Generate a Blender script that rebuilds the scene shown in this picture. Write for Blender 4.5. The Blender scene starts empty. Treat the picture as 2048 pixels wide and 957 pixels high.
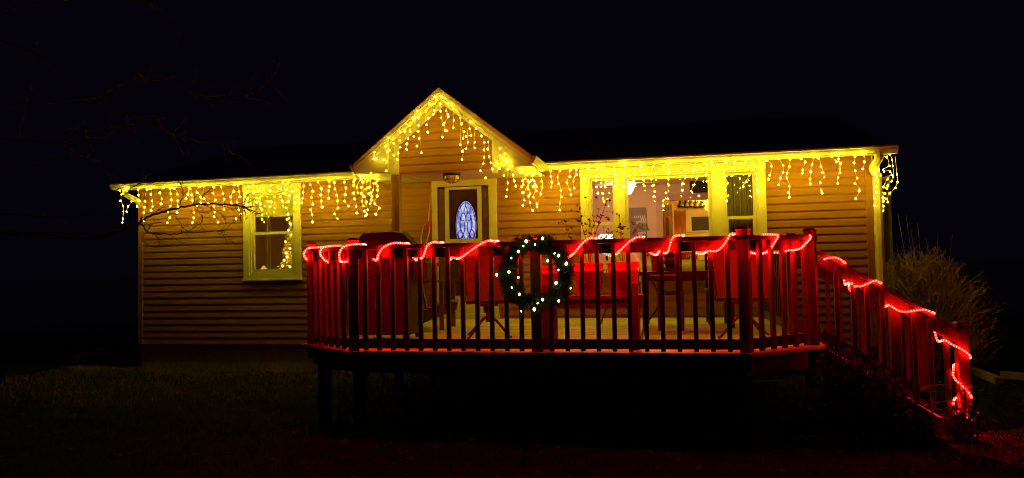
import bpy, bmesh, math, random
from mathutils import Vector, Matrix, noise
R = random.Random(7)
S = bpy.context.scene
C = S.collection
V = Vector

# ------------------------------------------------------------------ camera
F = 1450.0; W = 2048.0; H = 957.0
EYE = V((0.0, -11.2523, 0.78))
YAW, PITCH, ROLL = 0.2067, 0.0411, -0.0191
fwd = V((-math.sin(YAW)*math.cos(PITCH), math.cos(YAW)*math.cos(PITCH), math.sin(PITCH)))
r0 = V((math.cos(YAW), math.sin(YAW), 0)); u0 = r0.cross(fwd)
rgt = r0*math.cos(ROLL) + u0*math.sin(ROLL)
upv = u0*math.cos(ROLL) - r0*math.sin(ROLL)
cd = bpy.data.cameras.new('camera'); cam = bpy.data.objects.new('camera', cd); C.objects.link(cam)
cd.sensor_fit = 'HORIZONTAL'; cd.sensor_width = 36.0; cd.lens = 36.0*F/W
cd.clip_start = 0.05; cd.clip_end = 2000
cam.matrix_world = Matrix(((rgt.x, upv.x, -fwd.x, EYE.x), (rgt.y, upv.y, -fwd.y, EYE.y), (rgt.z, upv.z, -fwd.z, EYE.z), (0, 0, 0, 1)))
S.camera = cam
# ------------------------------------------------------------------ night sky and exposure
world = bpy.data.worlds.new('World'); S.world = world; world.use_nodes = True
bg = world.node_tree.nodes['Background']
bg.inputs['Color'].default_value = (0.40, 0.26, 0.92, 1); bg.inputs['Strength'].default_value = 0.0029
S.view_settings.view_transform = 'Standard'; S.view_settings.look = 'None'
S.view_settings.exposure = 0.0; S.view_settings.gamma = 1.0
cy = S.cycles
cy.filter_width = 1.05; cy.use_denoising = True; cy.max_bounces = 6; cy.diffuse_bounces = 3; cy.glossy_bounces = 3
cy.transparent_max_bounces = 12; cy.transmission_bounces = 6
cy.sample_clamp_indirect = 4.0; cy.caustics_reflective = False; cy.caustics_refractive = False

def ray(px, py): return (fwd + rgt*((px-W/2)/F) + upv*((H/2-py)/F))
def at(px, py, Y):
    d = ray(px, py); return EYE + d*((Y-EYE.y)/d.y)
def atz(px, py, Z):
    d = ray(px, py); return EYE + d*((Z-EYE.z)/d.z)
def atp(px, py, p0, n):
    d = ray(px, py); return EYE + d*((p0-EYE).dot(n)/d.dot(n))

# ------------------------------------------------------------------ materials
def mat(name, col, rough=0.7, var=0.12, scale=8.0, bump=0.0, stretch=(1, 1, 1), spec=0.3, metal=0.0, col2=None, bscale=None):
    m = bpy.data.materials.new(name); m.use_nodes = True
    nt = m.node_tree; b = nt.nodes['Principled BSDF']
    b.inputs['Roughness'].default_value = rough; b.inputs['Metallic'].default_value = metal
    b.inputs['Specular IOR Level'].default_value = spec
    tc = nt.nodes.new('ShaderNodeTexCoord'); mp = nt.nodes.new('ShaderNodeMapping')
    mp.inputs['Scale'].default_value = stretch
    nz = nt.nodes.new('ShaderNodeTexNoise'); nz.inputs['Scale'].default_value = scale; nz.inputs['Detail'].default_value = 6
    rp = nt.nodes.new('ShaderNodeValToRGB')
    a = [max(0, c*(1-var)) for c in col]; z = col2 if col2 else [min(1, c*(1+var)) for c in col]
    rp.color_ramp.elements[0].position = 0.3; rp.color_ramp.elements[1].position = 0.7
    rp.color_ramp.elements[0].color = (*a, 1); rp.color_ramp.elements[1].color = (*z, 1)
    L = nt.links.new
    L(tc.outputs['Object'], mp.inputs['Vector']); L(mp.outputs[0], nz.inputs['Vector'])
    L(nz.outputs['Fac'], rp.inputs['Fac']); L(rp.outputs['Color'], b.inputs['Base Color'])
    if bump:
        n2 = nt.nodes.new('ShaderNodeTexNoise'); n2.inputs['Scale'].default_value = bscale or scale*4; n2.inputs['Detail'].default_value = 5
        bp = nt.nodes.new('ShaderNodeBump'); bp.inputs['Strength'].default_value = bump; bp.inputs['Distance'].default_value = 0.01
        L(mp.outputs[0], n2.inputs['Vector']); L(n2.outputs['Fac'], bp.inputs['Height']); L(bp.outputs[0], b.inputs['Normal'])
    return m
def emit(name, col, s):
    m = bpy.data.materials.new(name); m.use_nodes = True; nt = m.node_tree
    nt.nodes.remove(nt.nodes['Principled BSDF'])
    e = nt.nodes.new('ShaderNodeEmission'); e.inputs[0].default_value = (*col, 1); e.inputs[1].default_value = s
    nt.links.new(e.outputs[0], nt.nodes['Material Output'].inputs[0]); return m
def glass(name, tint=(1, 1, 1), refl=0.12):
    m = bpy.data.materials.new(name); m.use_nodes = True; nt = m.node_tree
    nt.nodes.remove(nt.nodes['Principled BSDF'])
    t = nt.nodes.new('ShaderNodeBsdfTransparent'); t.inputs[0].default_value = (*tint, 1)
    g = nt.nodes.new('ShaderNodeBsdfGlossy'); g.inputs['Roughness'].default_value = 0.01
    lw = nt.nodes.new('ShaderNodeLayerWeight'); pw = nt.nodes.new('ShaderNodeMath'); pw.operation = 'POWER'; pw.inputs[1].default_value = 4
    ad = nt.nodes.new('ShaderNodeMath'); ad.operation = 'MULTIPLY_ADD'; ad.inputs[1].default_value = 0.6; ad.inputs[2].default_value = refl
    mx = nt.nodes.new('ShaderNodeMixShader'); L = nt.links.new
    L(lw.outputs['Facing'], pw.inputs[0]); L(pw.outputs[0], ad.inputs[0]); L(ad.outputs[0], mx.inputs[0]); L(t.outputs[0], mx.inputs[1]); L(g.outputs[0], mx.inputs[2])
    L(mx.outputs[0], nt.nodes['Material Output'].inputs[0]); return m

M = {}
M['siding'] = mat('tan vinyl siding', (0.325, 0.147, 0.05), 0.6, 0.12, 3.0, 0.12, (0.6, 1, 6), 0.2, bscale=40)
M['sheath'] = mat('wall sheathing', (0.20, 0.10, 0.06), 0.8)
M['white'] = mat('white painted trim', (0.70, 0.67, 0.61), 0.45, 0.06, 5.0, 0.05, (1, 1, 1), 0.4)
M['gutter'] = mat('white aluminium gutter', (0.58, 0.55, 0.48), 0.42, 0.16, 2.2, 0.06, (1, 1, 3), 0.5)
M['soffit'] = mat('brown soffit', (0.30, 0.14, 0.08), 0.6, 0.15, 6)
M['ceil'] = mat('porch ceiling panel', (0.62, 0.40, 0.24), 0.55, 0.1, 4, 0.05, (1, 6, 1))
M['shingle'] = mat('grey roof shingle', (0.52, 0.47, 0.45), 0.9, 0.3, 14, 0.6)
M['drip'] = mat('brown drip edge', (0.16, 0.10, 0.05), 0.5)
M['block'] = mat('foundation block', (0.22, 0.19, 0.16), 0.9, 0.25, 9, 0.5)
M['stain'] = mat('dark stained deck wood', (0.075, 0.042, 0.028), 0.6, 0.30, 5, 0.25, (1, 1, 0.25), 0.35, bscale=30)
M['floor'] = mat('weathered deck boards', (0.74, 0.61, 0.27), 0.5, 0.22, 4, 0.3, (0.3, 3, 1), 0.3, bscale=24)
M['post'] = mat('brown porch post', (0.34, 0.17, 0.08), 0.6, 0.22, 5, 0.25, (3, 3, 0.4))
M['wire'] = mat('gold light wire', (0.55, 0.42, 0.24), 0.4, 0.05)
M['door'] = mat('dark brown door', (0.11, 0.05, 0.03), 0.4, 0.2, 5)
M['brownp'] = mat('brown side panel', (0.16, 0.085, 0.05), 0.5, 0.2, 6)
M['lead'] = mat('lead came', (0.02, 0.02, 0.03), 0.5)
M['black'] = mat('black metal', (0.02, 0.018, 0.018), 0.4, 0.2, 10, spec=0.4)
M['grill'] = mat('black enamel grill', (0.035, 0.026, 0.026), 0.55, 0.2, 10, spec=0.22)
M['bronze'] = mat('dark bronze tube', (0.06, 0.045, 0.035), 0.4, 0.2, 10, spec=0.5)
M['sling'] = mat('tan sling fabric', (0.19, 0.12, 0.08), 0.85, 0.12, 60, 0.2)
M['red'] = mat('red plastic', (0.62, 0.05, 0.035), 0.4, 0.08, 4, spec=0.4)
M['soil'] = mat('potting soil', (0.05, 0.035, 0.025), 0.95, 0.3, 30, 0.5)
M['twig'] = mat('bare twig bark', (0.13, 0.075, 0.05), 0.85, 0.25, 30)
M['bark'] = mat('dark tree bark', (0.06, 0.056, 0.05), 0.9, 0.3, 20, 0.4)
M['bush'] = mat('shrub twigs', (0.42, 0.29, 0.16), 0.85, 0.35, 3)
M['leafd'] = mat('dark evergreen leaf', (0.022, 0.04, 0.016), 0.5, 0.4, 5, spec=0.4)
M['needle'] = mat('wreath needles', (0.038, 0.068, 0.026), 0.7, 0.4, 14)
M['straw'] = mat('dry grass blades', (0.35, 0.24, 0.12), 0.8, 0.2, 8)
def far_haze(m):  # distant lawn paled in colour to blend into the night sky like haze
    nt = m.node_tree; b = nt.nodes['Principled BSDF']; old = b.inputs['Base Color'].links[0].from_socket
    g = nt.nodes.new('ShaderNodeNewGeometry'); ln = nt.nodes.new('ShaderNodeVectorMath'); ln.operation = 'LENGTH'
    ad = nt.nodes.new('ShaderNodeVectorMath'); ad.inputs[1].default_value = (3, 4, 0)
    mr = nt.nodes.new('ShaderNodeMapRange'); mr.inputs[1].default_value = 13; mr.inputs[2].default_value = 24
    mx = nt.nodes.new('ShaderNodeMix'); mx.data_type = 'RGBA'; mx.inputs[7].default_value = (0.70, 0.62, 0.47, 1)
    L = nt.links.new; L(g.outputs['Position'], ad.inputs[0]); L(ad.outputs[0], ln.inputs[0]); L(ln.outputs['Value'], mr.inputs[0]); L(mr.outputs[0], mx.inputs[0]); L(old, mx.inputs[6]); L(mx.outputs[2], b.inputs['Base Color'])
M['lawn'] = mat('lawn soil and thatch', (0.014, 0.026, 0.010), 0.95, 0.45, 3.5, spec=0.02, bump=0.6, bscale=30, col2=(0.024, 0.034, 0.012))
far_haze(M['lawn'])
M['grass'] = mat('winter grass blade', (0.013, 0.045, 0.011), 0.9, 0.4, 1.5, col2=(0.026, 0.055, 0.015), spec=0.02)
M['litgrass'] = mat('eave-lit grass by the wall', (0.19, 0.15, 0.045), 0.8, 0.4, 1.5, col2=(0.34, 0.26, 0.09), spec=0.03)  # paler than the other grass, eave light put into its colour
M['leafb'] = mat('fallen leaf', (0.07, 0.06, 0.03), 0.9, 0.5, 2, spec=0.03)
M['timber'] = mat('weathered edging timber', (0.28, 0.22, 0.16), 0.85, 0.3, 6, 0.4)
M['cord'] = mat('orange extension cord', (0.75, 0.36, 0.14), 0.5, 0.05)
M['hose'] = mat('dark garden hose', (0.05, 0.045, 0.035), 0.5, 0.1)
M['wood'] = mat('weathered chair wood', (0.19, 0.115, 0.07), 0.7, 0.3, 5, 0.3, (1, 4, 4))
M['dkwood'] = mat('dark table wood', (0.07, 0.045, 0.035), 0.5, 0.3, 6)
M['glass'] = glass('window glass', (0.97, 0.97, 0.96), 0.05)
M['frost'] = mat('frosted lamp glass', (0.85, 0.75, 0.58), 0.3, 0.03)
M['rwall'] = mat('beige room wall', (0.64, 0.46, 0.32), 0.9, 0.04, 3)
M['rceil'] = mat('room ceiling', (0.74, 0.60, 0.48), 0.9, 0.03, 3)
M['rfloor'] = mat('room floor', (0.30, 0.18, 0.10), 0.6, 0.2, 5)
M['dwall'] = mat('brown room wall', (0.80, 0.56, 0.30), 0.9, 0.05, 3)
M['kwall'] = mat('yellow kitchen wall', (0.80, 0.62, 0.26), 0.8, 0.04, 3)
M['oak'] = mat('oak door', (0.42, 0.20, 0.07), 0.5, 0.25, 6, 0.1, (6, 6, 0.6))
M['tan'] = mat('tan door casing', (0.52, 0.34, 0.22), 0.5, 0.1, 6)
M['slate'] = mat('grey wall poster', (0.20, 0.165, 0.165), 0.6, 0.15, 12, 0.1)
M['paper'] = mat('pale lettering', (0.62, 0.54, 0.50), 0.6, 0.05)
M['dark'] = mat('dark plastic', (0.022, 0.022, 0.018), 0.5)
M['shade'] = mat('roller shade fabric', (0.66, 0.58, 0.34), 0.9, 0.06, 30)
M['curtain'] = mat('sheer curtain', (0.20, 0.17, 0.12), 0.9, 0.5, 6, 0.3, (14, 14, 0.1))
M['xmas'] = mat('indoor fir needles', (0.34, 0.30, 0.10), 0.8, 0.4, 14)
M['signred'] = mat('red sign board', (0.50, 0.03, 0.03), 0.5, 0.05)
M['steel'] = mat('galvanised wire', (0.10, 0.085, 0.075), 0.6, 0.2)
M['brick'] = M['block']
BULB = emit('warm yellow light bulb', (1.0, 0.77, 0.018), 150.0)
def sideways(m):        # wide angle diode: throws its light to the sides, little straight up or down
    nt = m.node_tree; e = next(n for n in nt.nodes if n.type == 'EMISSION'); k = e.inputs[1].default_value
    tc = nt.nodes.new('ShaderNodeTexCoord'); sp = nt.nodes.new('ShaderNodeSeparateXYZ'); sq = nt.nodes.new('ShaderNodeMath'); sq.operation = 'POWER'; sq.inputs[1].default_value = 2
    mr = nt.nodes.new('ShaderNodeMapRange'); mr.inputs[1].default_value = 0.03; mr.inputs[2].default_value = 0.6; mr.inputs[3].default_value = k; mr.inputs[4].default_value = 0.04*k
    L = nt.links.new; L(tc.outputs['Normal'], sp.inputs[0]); L(sp.outputs['Z'], sq.inputs[0]); L(sq.outputs[0], mr.inputs[0]); L(mr.outputs[0], e.inputs[1]); return m
BULB_SIDE = sideways(emit('warm yellow wide angle light bulb', (1.0, 0.77, 0.018), 158.0))
WBULB = emit('warm white wreath bulb', (1.0, 0.80, 0.24), 11.0)
TUBE = emit('red rope light tube', (1.0, 0.0013, 0.0008), 128.0)
BEAD = emit('red rope light diode', (1.0, 0.012, 0.008), 235.0)
TUBE2 = emit('dimmer red rope light tube', (1.0, 0.0018, 0.001), 70.0)
BEAD2 = emit('dimmer red rope light diode', (1.0, 0.017, 0.011), 125.0)
BULB_R = emit('bright warm yellow light bulb', (1.0, 0.77, 0.018), 158.0)
BULB_G = emit('warm yellow gable light bulb', (1.0, 0.77, 0.024), 62.0)
XBULB = emit('christmas tree bulb', (1.0, 0.62, 0.04), 300.0)
LAMPG = emit('lit lamp globe', (1.0, 0.80, 0.58), 1.6)
LAMPW = emit('lit white lampshade', (1.0, 0.86, 0.74), 2.2)

# ------------------------------------------------------------------ mesh helpers
class MB:
    def __init__(s): s.v = []; s.f = []
    def add(s, vs, fs):
        n = len(s.v); s.v += [tuple(p) for p in vs]; s.f += [tuple(i+n for i in f) for f in fs]; return s
    def box(s, x0, x1, y0, y1, z0, z1):
        return s.add([(x0, y0, z0), (x1, y0, z0), (x1, y1, z0), (x0, y1, z0), (x0, y0, z1), (x1, y0, z1), (x1, y1, z1), (x0, y1, z1)],
                     [(0, 3, 2, 1), (4, 5, 6, 7), (0, 1, 5, 4), (1, 2, 6, 5), (2, 3, 7, 6), (3, 0, 4, 7)])
    def cham(s, x0, x1, y0, y1, z0, z1, b=0.004):      # box with chamfered vertical and top edges
        def ring(o, z): return [(x0+o+b, y0+o, z), (x1-o-b, y0+o, z), (x1-o, y0+o+b, z), (x1-o, y1-o-b, z), (x1-o-b, y1-o, z), (x0+o+b, y1-o, z), (x0+o, y1-o-b, z), (x0+o, y0+o+b, z)]
        rs = [ring(0, z0), ring(0, z1-b), ring(b, z1)]; vs = sum(rs, [])
        fs = [tuple(range(7, -1, -1)), tuple(range(16, 24))]
        for k in (0, 8):
            for i in range(8): fs.append((k+i, k+(i+1) % 8, k+8+(i+1) % 8, k+8+i))
        return s.add(vs, fs)
    def prism(s, poly, d):      # planar polygon extruded by vector d
        n = len(poly); d = V(d); a = [V(p) for p in poly]; b = [p+d for p in a]
        fs = [tuple(range(n-1, -1, -1)), tuple(range(n, 2*n))] + [(i, (i+1) % n, n+(i+1) % n, n+i) for i in range(n)]
        return s.add(a+b, fs)
    def tube(s, path, r, n=6, r1=None, cap=True, flat=1.0):
        path = [V(p) for p in path]; m = len(path); vs = []; ref = None
        for i, p in enumerate(path):
            t = (path[min(i+1, m-1)]-path[max(i-1, 0)])
            t = t.normalized() if t.length > 1e-9 else V((0, 0, 1))
            if ref is None: ref = V((0, 0, 1)) if abs(t.z) < 0.9 else V((1, 0, 0))
            a = (ref-t*ref.dot(t));
            if a.length < 1e-6: a = t.orthogonal()
            a.normalize(); ref = a; b = t.cross(a)
            rr = r if r1 is None else r+(r1-r)*i/max(1, m-1)
            for k in range(n):
                g = 2*math.pi*k/n; vs.append(p+a*(rr*math.cos(g))+b*(rr*flat*math.sin(g)))
        fs = [(i*n+k, i*n+(k+1) % n, (i+1)*n+(k+1) % n, (i+1)*n+k) for i in range(m-1) for k in range(n)]
        if cap and n > 2: fs += [tuple(range(n-1, -1, -1)), tuple(range((m-1)*n, m*n))]
        return s.add(vs, fs)
    def lathe(s, prof, c, n=20, axis='z'):
        vs = []; c = V(c)
        for (r, z) in prof:
            for k in range(n):
                g = 2*math.pi*k/n; p = (r*math.cos(g), r*math.sin(g), z)
                if axis == 'y': p = (p[0], p[2], p[1])
                vs.append(c+V(p))
        m = len(prof)
        fs = [(i*n+k, i*n+(k+1) % n, (i+1)*n+(k+1) % n, (i+1)*n+k) for i in range(m-1) for k in range(n)]
        fs += [tuple(range(n-1, -1, -1)), tuple(range((m-1)*n, m*n))]
        return s.add(vs, fs)
    def beam(s, a, b, w, h, up=(0, 0, 1)):    # rectangular bar from a to b
        a = V(a); b = V(b); t = (b-a).normalized(); up = V(up); x = t.cross(up).normalized(); u = x.cross(t)
        q = [(-.5, -.5), (.5, -.5), (.5, .5), (-.5, .5)]
        return s.prism([a+x*(w*i)+u*(h*j) for i, j in q], b-a)
    def mesh(s, name, m, smooth=False):
        me = bpy.data.meshes.new(name); me.from_pydata(s.v, [], s.f); me.update()
        me.materials.append(m)
        if smooth:
            for p in me.polygons: p.use_smooth = True
        bm = bmesh.new(); bm.from_mesh(me); bmesh.ops.recalc_face_normals(bm, faces=bm.faces); bm.to_mesh(me); bm.free()
        return me
def link(name, me, parent=None, loc=None):
    o = bpy.data.objects.new(name, me); C.objects.link(o)
    if parent is not None:
        o.parent = parent; o.matrix_parent_inverse = parent_world(parent).inverted()
    if loc is not None: o.location = loc
    return o
def parent_world(p):
    m = p.matrix_basis.copy(); q = p
    while q.parent is not None:
        m = q.parent.matrix_basis @ q.matrix_parent_inverse @ m if False else parent_world(q.parent) @ q.matrix_parent_inverse @ m
        q = q.parent; break
    return m
def ob(name, mb, m, parent=None, smooth=False, kind=None, label=None):
    o = link(name, mb.mesh(name, m, smooth), parent)
    if kind: o['kind'] = kind
    if label: o['label'] = label
    return o
def thing(name, label, cat, loc=(0, 0, 0), group=None):
    o = bpy.data.objects.new(name, None); C.objects.link(o); o.location = loc; o.empty_display_size = 0.1
    o['label'] = label; o['category'] = cat
    if group: o['group'] = group
    return o
def tag(o, label, cat, group=None):
    o['label'] = label; o['category'] = cat
    if group: o['group'] = group
    return o
def struct(name, mb, m):
    o = ob(name, mb, m); o['kind'] = 'structure'; return o
def copy_tree(o, parent=None):
    c = o.copy(); C.objects.link(c)
    if parent is not None: c.parent = parent
    for ch in list(o.children): copy_tree(ch, c)
    return c
def smooth_path(pts, k=5):
    pts = [V(p) for p in pts]; out = []
    for i in range(len(pts)-1):
        p0 = pts[max(i-1, 0)]; p1 = pts[i]; p2 = pts[i+1]; p3 = pts[min(i+2, len(pts)-1)]
        for j in range(k):
            t = j/k
            out.append(0.5*((2*p1)+(p2-p0)*t+(2*p0-5*p1+4*p2-p3)*t*t+(3*p1-p0-3*p2+p3)*t*t*t))
    out.append(pts[-1]); return out
def rv(a=1.0): return V((R.uniform(-a, a), R.uniform(-a, a), R.uniform(-a, a)))
def ico(r, stretch=1.0):
    bm = bmesh.new(); bmesh.ops.create_icosphere(bm, subdivisions=1, radius=r)
    for v in bm.verts:
        v.co.z *= stretch
    me = bpy.data.meshes.new('bulb'); bm.to_mesh(me); bm.free()
    return me

# ------------------------------------------------------------------ terrain
GZ = -0.85
def ground_h(x, y):
    h = GZ + 0.05*noise.noise(V((x*0.3, y*0.3, 0)))
    if x > 5: h += 0.012*(x-5)**1.3
    return h
mb = MB(); xs = []; 
def axis(a, b, fine, c0, c1, grow):
    out = [c0]; 
    while out[-1] < c1: out.append(out[-1]+fine)
    st = fine; v = out[-1]
    while v < b: st *= grow; v += st; out.append(v)
    st = fine; v = out[0]; pre = []
    while v > a: st *= grow; v -= st; pre.append(v)
    return pre[::-1]+out
gx = axis(-400, 400, 0.5, -14, 10, 1.35); gy = axis(-60, 700, 0.5, -12, 4, 1.35)
mb.v = [(x, y, ground_h(x, y) if abs(x) < 30 and abs(y) < 40 else ground_h(max(-30, min(30, x)), max(-40, min(40, y)))) for y in gy for x in gx]
nx = len(gx)
mb.f = [(j*nx+i, j*nx+i+1, (j+1)*nx+i+1, (j+1)*nx+i) for j in range(len(gy)-1) for i in range(nx-1)]
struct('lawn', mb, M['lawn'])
# grass blades, denser near the lit strip by the house
mb = MB()
def in_deck(x, y): return False
def blade(x, y, h, w):
    z = ground_h(x, y)-0.005; a = R.uniform(0, 6.283); dx = math.cos(a)*w; dy = math.sin(a)*w; b = R.uniform(0, 6.283); l = h*R.uniform(0.2, 0.9)
    mb.add([(x-dx, y-dy, z), (x+dx, y+dy, z), (x+math.cos(b)*l, y+math.sin(b)*l, z+h)], [(0, 1, 2)])
for i in range(30000):
    x = R.uniform(-10.5, 2.9); y = -0.05-3.4*R.random()**1.7
    blade(x, y, R.uniform(0.03, 0.085), R.uniform(0.003, 0.006))
for i in range(3600):                      # taller weeds along the foundation
    x = R.uniform(-9.0, -3.8); y = R.uniform(-0.30, -0.03)
    blade(x, y, R.uniform(0.05, 0.19), R.uniform(0.003, 0.006))
g = ob('lit_grass', mb, M['litgrass'], kind='stuff'); tag(g, 'grass and weeds along the foot of the house wall, paled for the eave lights', 'grass')
mb = MB()
for i in range(16000):
    x = R.uniform(-10.5, 6.5); y = R.uniform(-4.6, -0.4)
    blade(x, y, R.uniform(0.03, 0.075), R.uniform(0.003, 0.005))
for i in range(30000):
    x = R.uniform(-9, 7.5); y = R.uniform(-8.5, -4.0)
    blade(x, y, R.uniform(0.025, 0.07), R.uniform(0.003, 0.005))
for i in range(9000):
    x = R.uniform(2.9, 9.5); y = R.uniform(-4, 5)
    blade(x, y, R.uniform(0.03, 0.08), R.uniform(0.003, 0.007))
for i in range(4200):
    g_ = R.uniform(0, 6.283); r_ = 0.45+0.8*R.random(); blade(3.45+1.15*r_*math.cos(g_), -4.25+r_*math.sin(g_), R.uniform(0.03, 0.075), R.uniform(0.003, 0.006))
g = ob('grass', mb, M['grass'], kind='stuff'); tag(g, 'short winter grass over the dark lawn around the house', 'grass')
mb = MB()
for i in range(1500):
    x = R.uniform(-9.5, 7); y = -0.1-7.5*R.random()**1.2; z = ground_h(x, y)+R.uniform(0.01, 0.05)
    s = R.uniform(0.02, 0.045); q = Matrix.Rotation(R.uniform(0, 6.28), 3, 'Z') @ Matrix.Rotation(R.uniform(-.7, .7), 3, 'X')
    mb.add([V((x, y, z))+q @ V(p) for p in ((-s, 0, 0.2*s), (0, -s*.6, 0), (s, 0, 0.3*s), (0, s*.6, 0))], [(0, 1, 2), (0, 2, 3)])
g = ob('fallen_leaves', mb, M['leafb'], kind='stuff'); tag(g, 'dry brown fallen leaves scattered over the lawn', 'leaves')

# paler ground patch added so red rope glow shows below the steps
M['glowground'] = mat('rope glow ground', (0.035, 0.028, 0.018), 0.95, 0.45, 9, 0.7, spec=0.02, col2=(0.13, 0.09, 0.055))
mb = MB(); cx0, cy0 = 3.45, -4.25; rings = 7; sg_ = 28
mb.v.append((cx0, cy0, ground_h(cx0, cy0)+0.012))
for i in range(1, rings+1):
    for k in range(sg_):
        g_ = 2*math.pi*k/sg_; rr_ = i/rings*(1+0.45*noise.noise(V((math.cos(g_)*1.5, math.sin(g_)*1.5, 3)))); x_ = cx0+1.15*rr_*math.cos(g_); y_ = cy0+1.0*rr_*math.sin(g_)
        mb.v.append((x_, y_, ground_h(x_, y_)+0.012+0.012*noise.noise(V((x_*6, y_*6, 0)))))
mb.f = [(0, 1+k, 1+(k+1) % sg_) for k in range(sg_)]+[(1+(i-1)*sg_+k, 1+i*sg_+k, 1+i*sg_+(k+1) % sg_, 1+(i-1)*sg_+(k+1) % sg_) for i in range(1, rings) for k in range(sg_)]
struct('glow_patch', mb, M['glowground'])

# ------------------------------------------------------------------ house
XL, XR = -9.12, 2.93; ZB, ZT = -0.42, 2.34; CO = 0.116
house = thing('house', 'single storey house with tan lap siding, white trim and a small gabled porch', 'house', (-3.1, 0, GZ))
def P(px, py, Y=0.0): return at(px, py, Y)
# openings: outer trim rectangles (x0, x1, z0, z1)
wl0 = P(489, 371); wl1 = P(604, 557); WIN1 = (wl0.x, wl1.x, wl1.z, P(546, 370).z)
b0 = P(1160, 341); b1 = P(1529, 322); WIN2 = (b0.x, b1.x, P(1345, 541).z, (b0.z+b1.z)/2-0.005)
d0 = P(864, 361); d1 = P(993, 357); DOOR = (d0.x, d1.x, 0.03, (d0.z+d1.z)/2)
OPEN = [WIN1, WIN2, DOOR]
def boards(parent, x0, x1, z0, z1, Y, holes, xfun=None):
    z = z0
    while z < z1-0.02:
        zt = min(z+CO, z1); zc = (z+zt)/2
        a, b = (x0, x1) if xfun is None else xfun(zc)
        segs = [(a, b)]
        for h in holes:
            if h[2]+0.05 < zc < h[3]-0.05:
                ns = []
                for s0, s1 in segs:
                    if h[1]-0.05 <= s0 or h[0]+0.05 >= s1: ns.append((s0, s1)); continue
                    if h[0]+0.05 > s0: ns.append((s0, h[0]+0.05))
                    if h[1]-0.05 < s1: ns.append((h[1]-0.05, s1))
                segs = ns
        for s0, s1 in segs:
            if s1-s0 < 0.05: continue
            m = MB(); pr = [(Y+0.001, z-0.006), (Y-0.017, z-0.006), (Y-0.019, z+0.004), (Y-0.010, z+0.075), (Y-0.005, z+0.082), (Y-0.004, zt), (Y+0.001, zt)]
            m.prism([(s0, p[0], p[1]) for p in pr], (s1-s0, 0, 0))
            ob('siding_board', m, M['siding'], parent)
        z = zt
boards(house, XL+0.06, XR-0.06, ZB, ZT, 0.0, OPEN)
# wall core with openings
def holed(x0, x1, z0, z1, y0, y1, holes, ins=0.06):
    m = MB(); hs = [(h[0]+ins, h[1]-ins, h[2]+ins, h[3]-ins) for h in holes]
    xs = sorted(set([x0, x1]+[h[0] for h in hs]+[h[1] for h in hs]))
    for a, b in zip(xs[:-1], xs[1:]):
        zs = [(z0, z1)]
        for h in hs:
            if h[0] <= a+1e-6 and h[1] >= b-1e-6:
                zs = [q for s in zs for q in ((s[0], min(s[1], h[2])), (max(s[0], h[3]), s[1])) if q[1]-q[0] > 1e-4]
        for q in zs: m.box(a, b, y0, y1, q[0], q[1])
    return m
ob('wall', holed(XL, XR, ZB, ZT+0.03, 0.003, 0.11, OPEN), M['sheath'], house)
m = MB(); m.box(XL, XL+0.1, 0.113, 7.4, ZB, ZT+0.03); m.box(XR-0.1, XR, 0.113, 7.4, ZB, ZT+0.03); m.box(XL+0.103, XR-0.103, 7.3, 7.4, ZB, ZT+0.03)
ob('wall', m, M['siding'], house)
for x0, x1 in ((XL-0.02, XL+0.075), (XR-0.075, XR+0.02)):
    m = MB(); m.cham(x0, x1, -0.03, 0.08, ZB, ZT-0.005)
    ob('corner_trim', m, M['siding'], house)
m = MB(); m.box(XL+0.02, XR-0.02, 0.03, 7.3, GZ-0.15, ZB-0.012); m.box(XL+0.01, XR-0.01, 0.02, 7.32, ZB-0.05, ZB-0.013)
ob('foundation', m, M['block'], house)
# main roof
EY, EZ = -0.28, 2.398; SL = 0.32; RX0, RX1 = P(212, 372, -0.45).x+0.03, P(1801, 297, -0.45).x-0.03
RY = 3.65; RZ = EZ+(RY-EY)*SL
m = MB()
m.prism([(RX0, EY, EZ), (RX0, RY, RZ), (RX0, 2*RY-EY, EZ), (RX0, 2*RY-EY, EZ-0.03), (RX0, RY, RZ-0.12), (RX0, EY, EZ-0.03)], (RX1-RX0, 0, 0))
roof = ob('roof', m, M['shingle'], house)
m = MB(); m.prism([(RX0-0.01, EY-0.10, EZ+0.006), (RX0-0.01, EY+0.08, EZ+0.055), (RX0-0.01, EY+0.08, EZ+0.035), (RX0-0.01, EY-0.10, EZ-0.002)], (RX1-RX0+0.02, 0, 0))
ob('drip_edge', m, M['drip'], roof)
v = P(1172, 294, 1.2); m = MB(); zz = EZ+(1.2-EY)*SL
m.lathe([(0.04, zz-0.05), (0.04, zz+0.30), (0.032, zz+0.30)], (v.x, 1.2, 0), 10); ob('vent_pipe', m, M['black'], roof)
m = MB(); m.box(RX0+0.05, RX1-0.05, EY+0.022, -0.032, ZT-0.035, ZT-0.015); ob('soffit', m, M['soffit'], house)
m = MB(); m.box(RX0, RX1, EY, EY+0.02, ZT-0.055, EZ-0.012); ob('fascia_board', m, M['white'], house)
# gable-end roof boxes so that the eave ends close
for x0, x1 in ((RX0+0.001, XL-0.021), (XR+0.021, RX1-0.001)):
    m = MB(); m.prism([(x0, EY+0.03, ZT-0.015), (x0, 0.0, ZT-0.015), (x0, 3.65, RZ-0.14), (x0, EY+0.03, EZ-0.05)], (0.02, 0, 0)); 
    ob('barge_board', m, M['white'], house)
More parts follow.
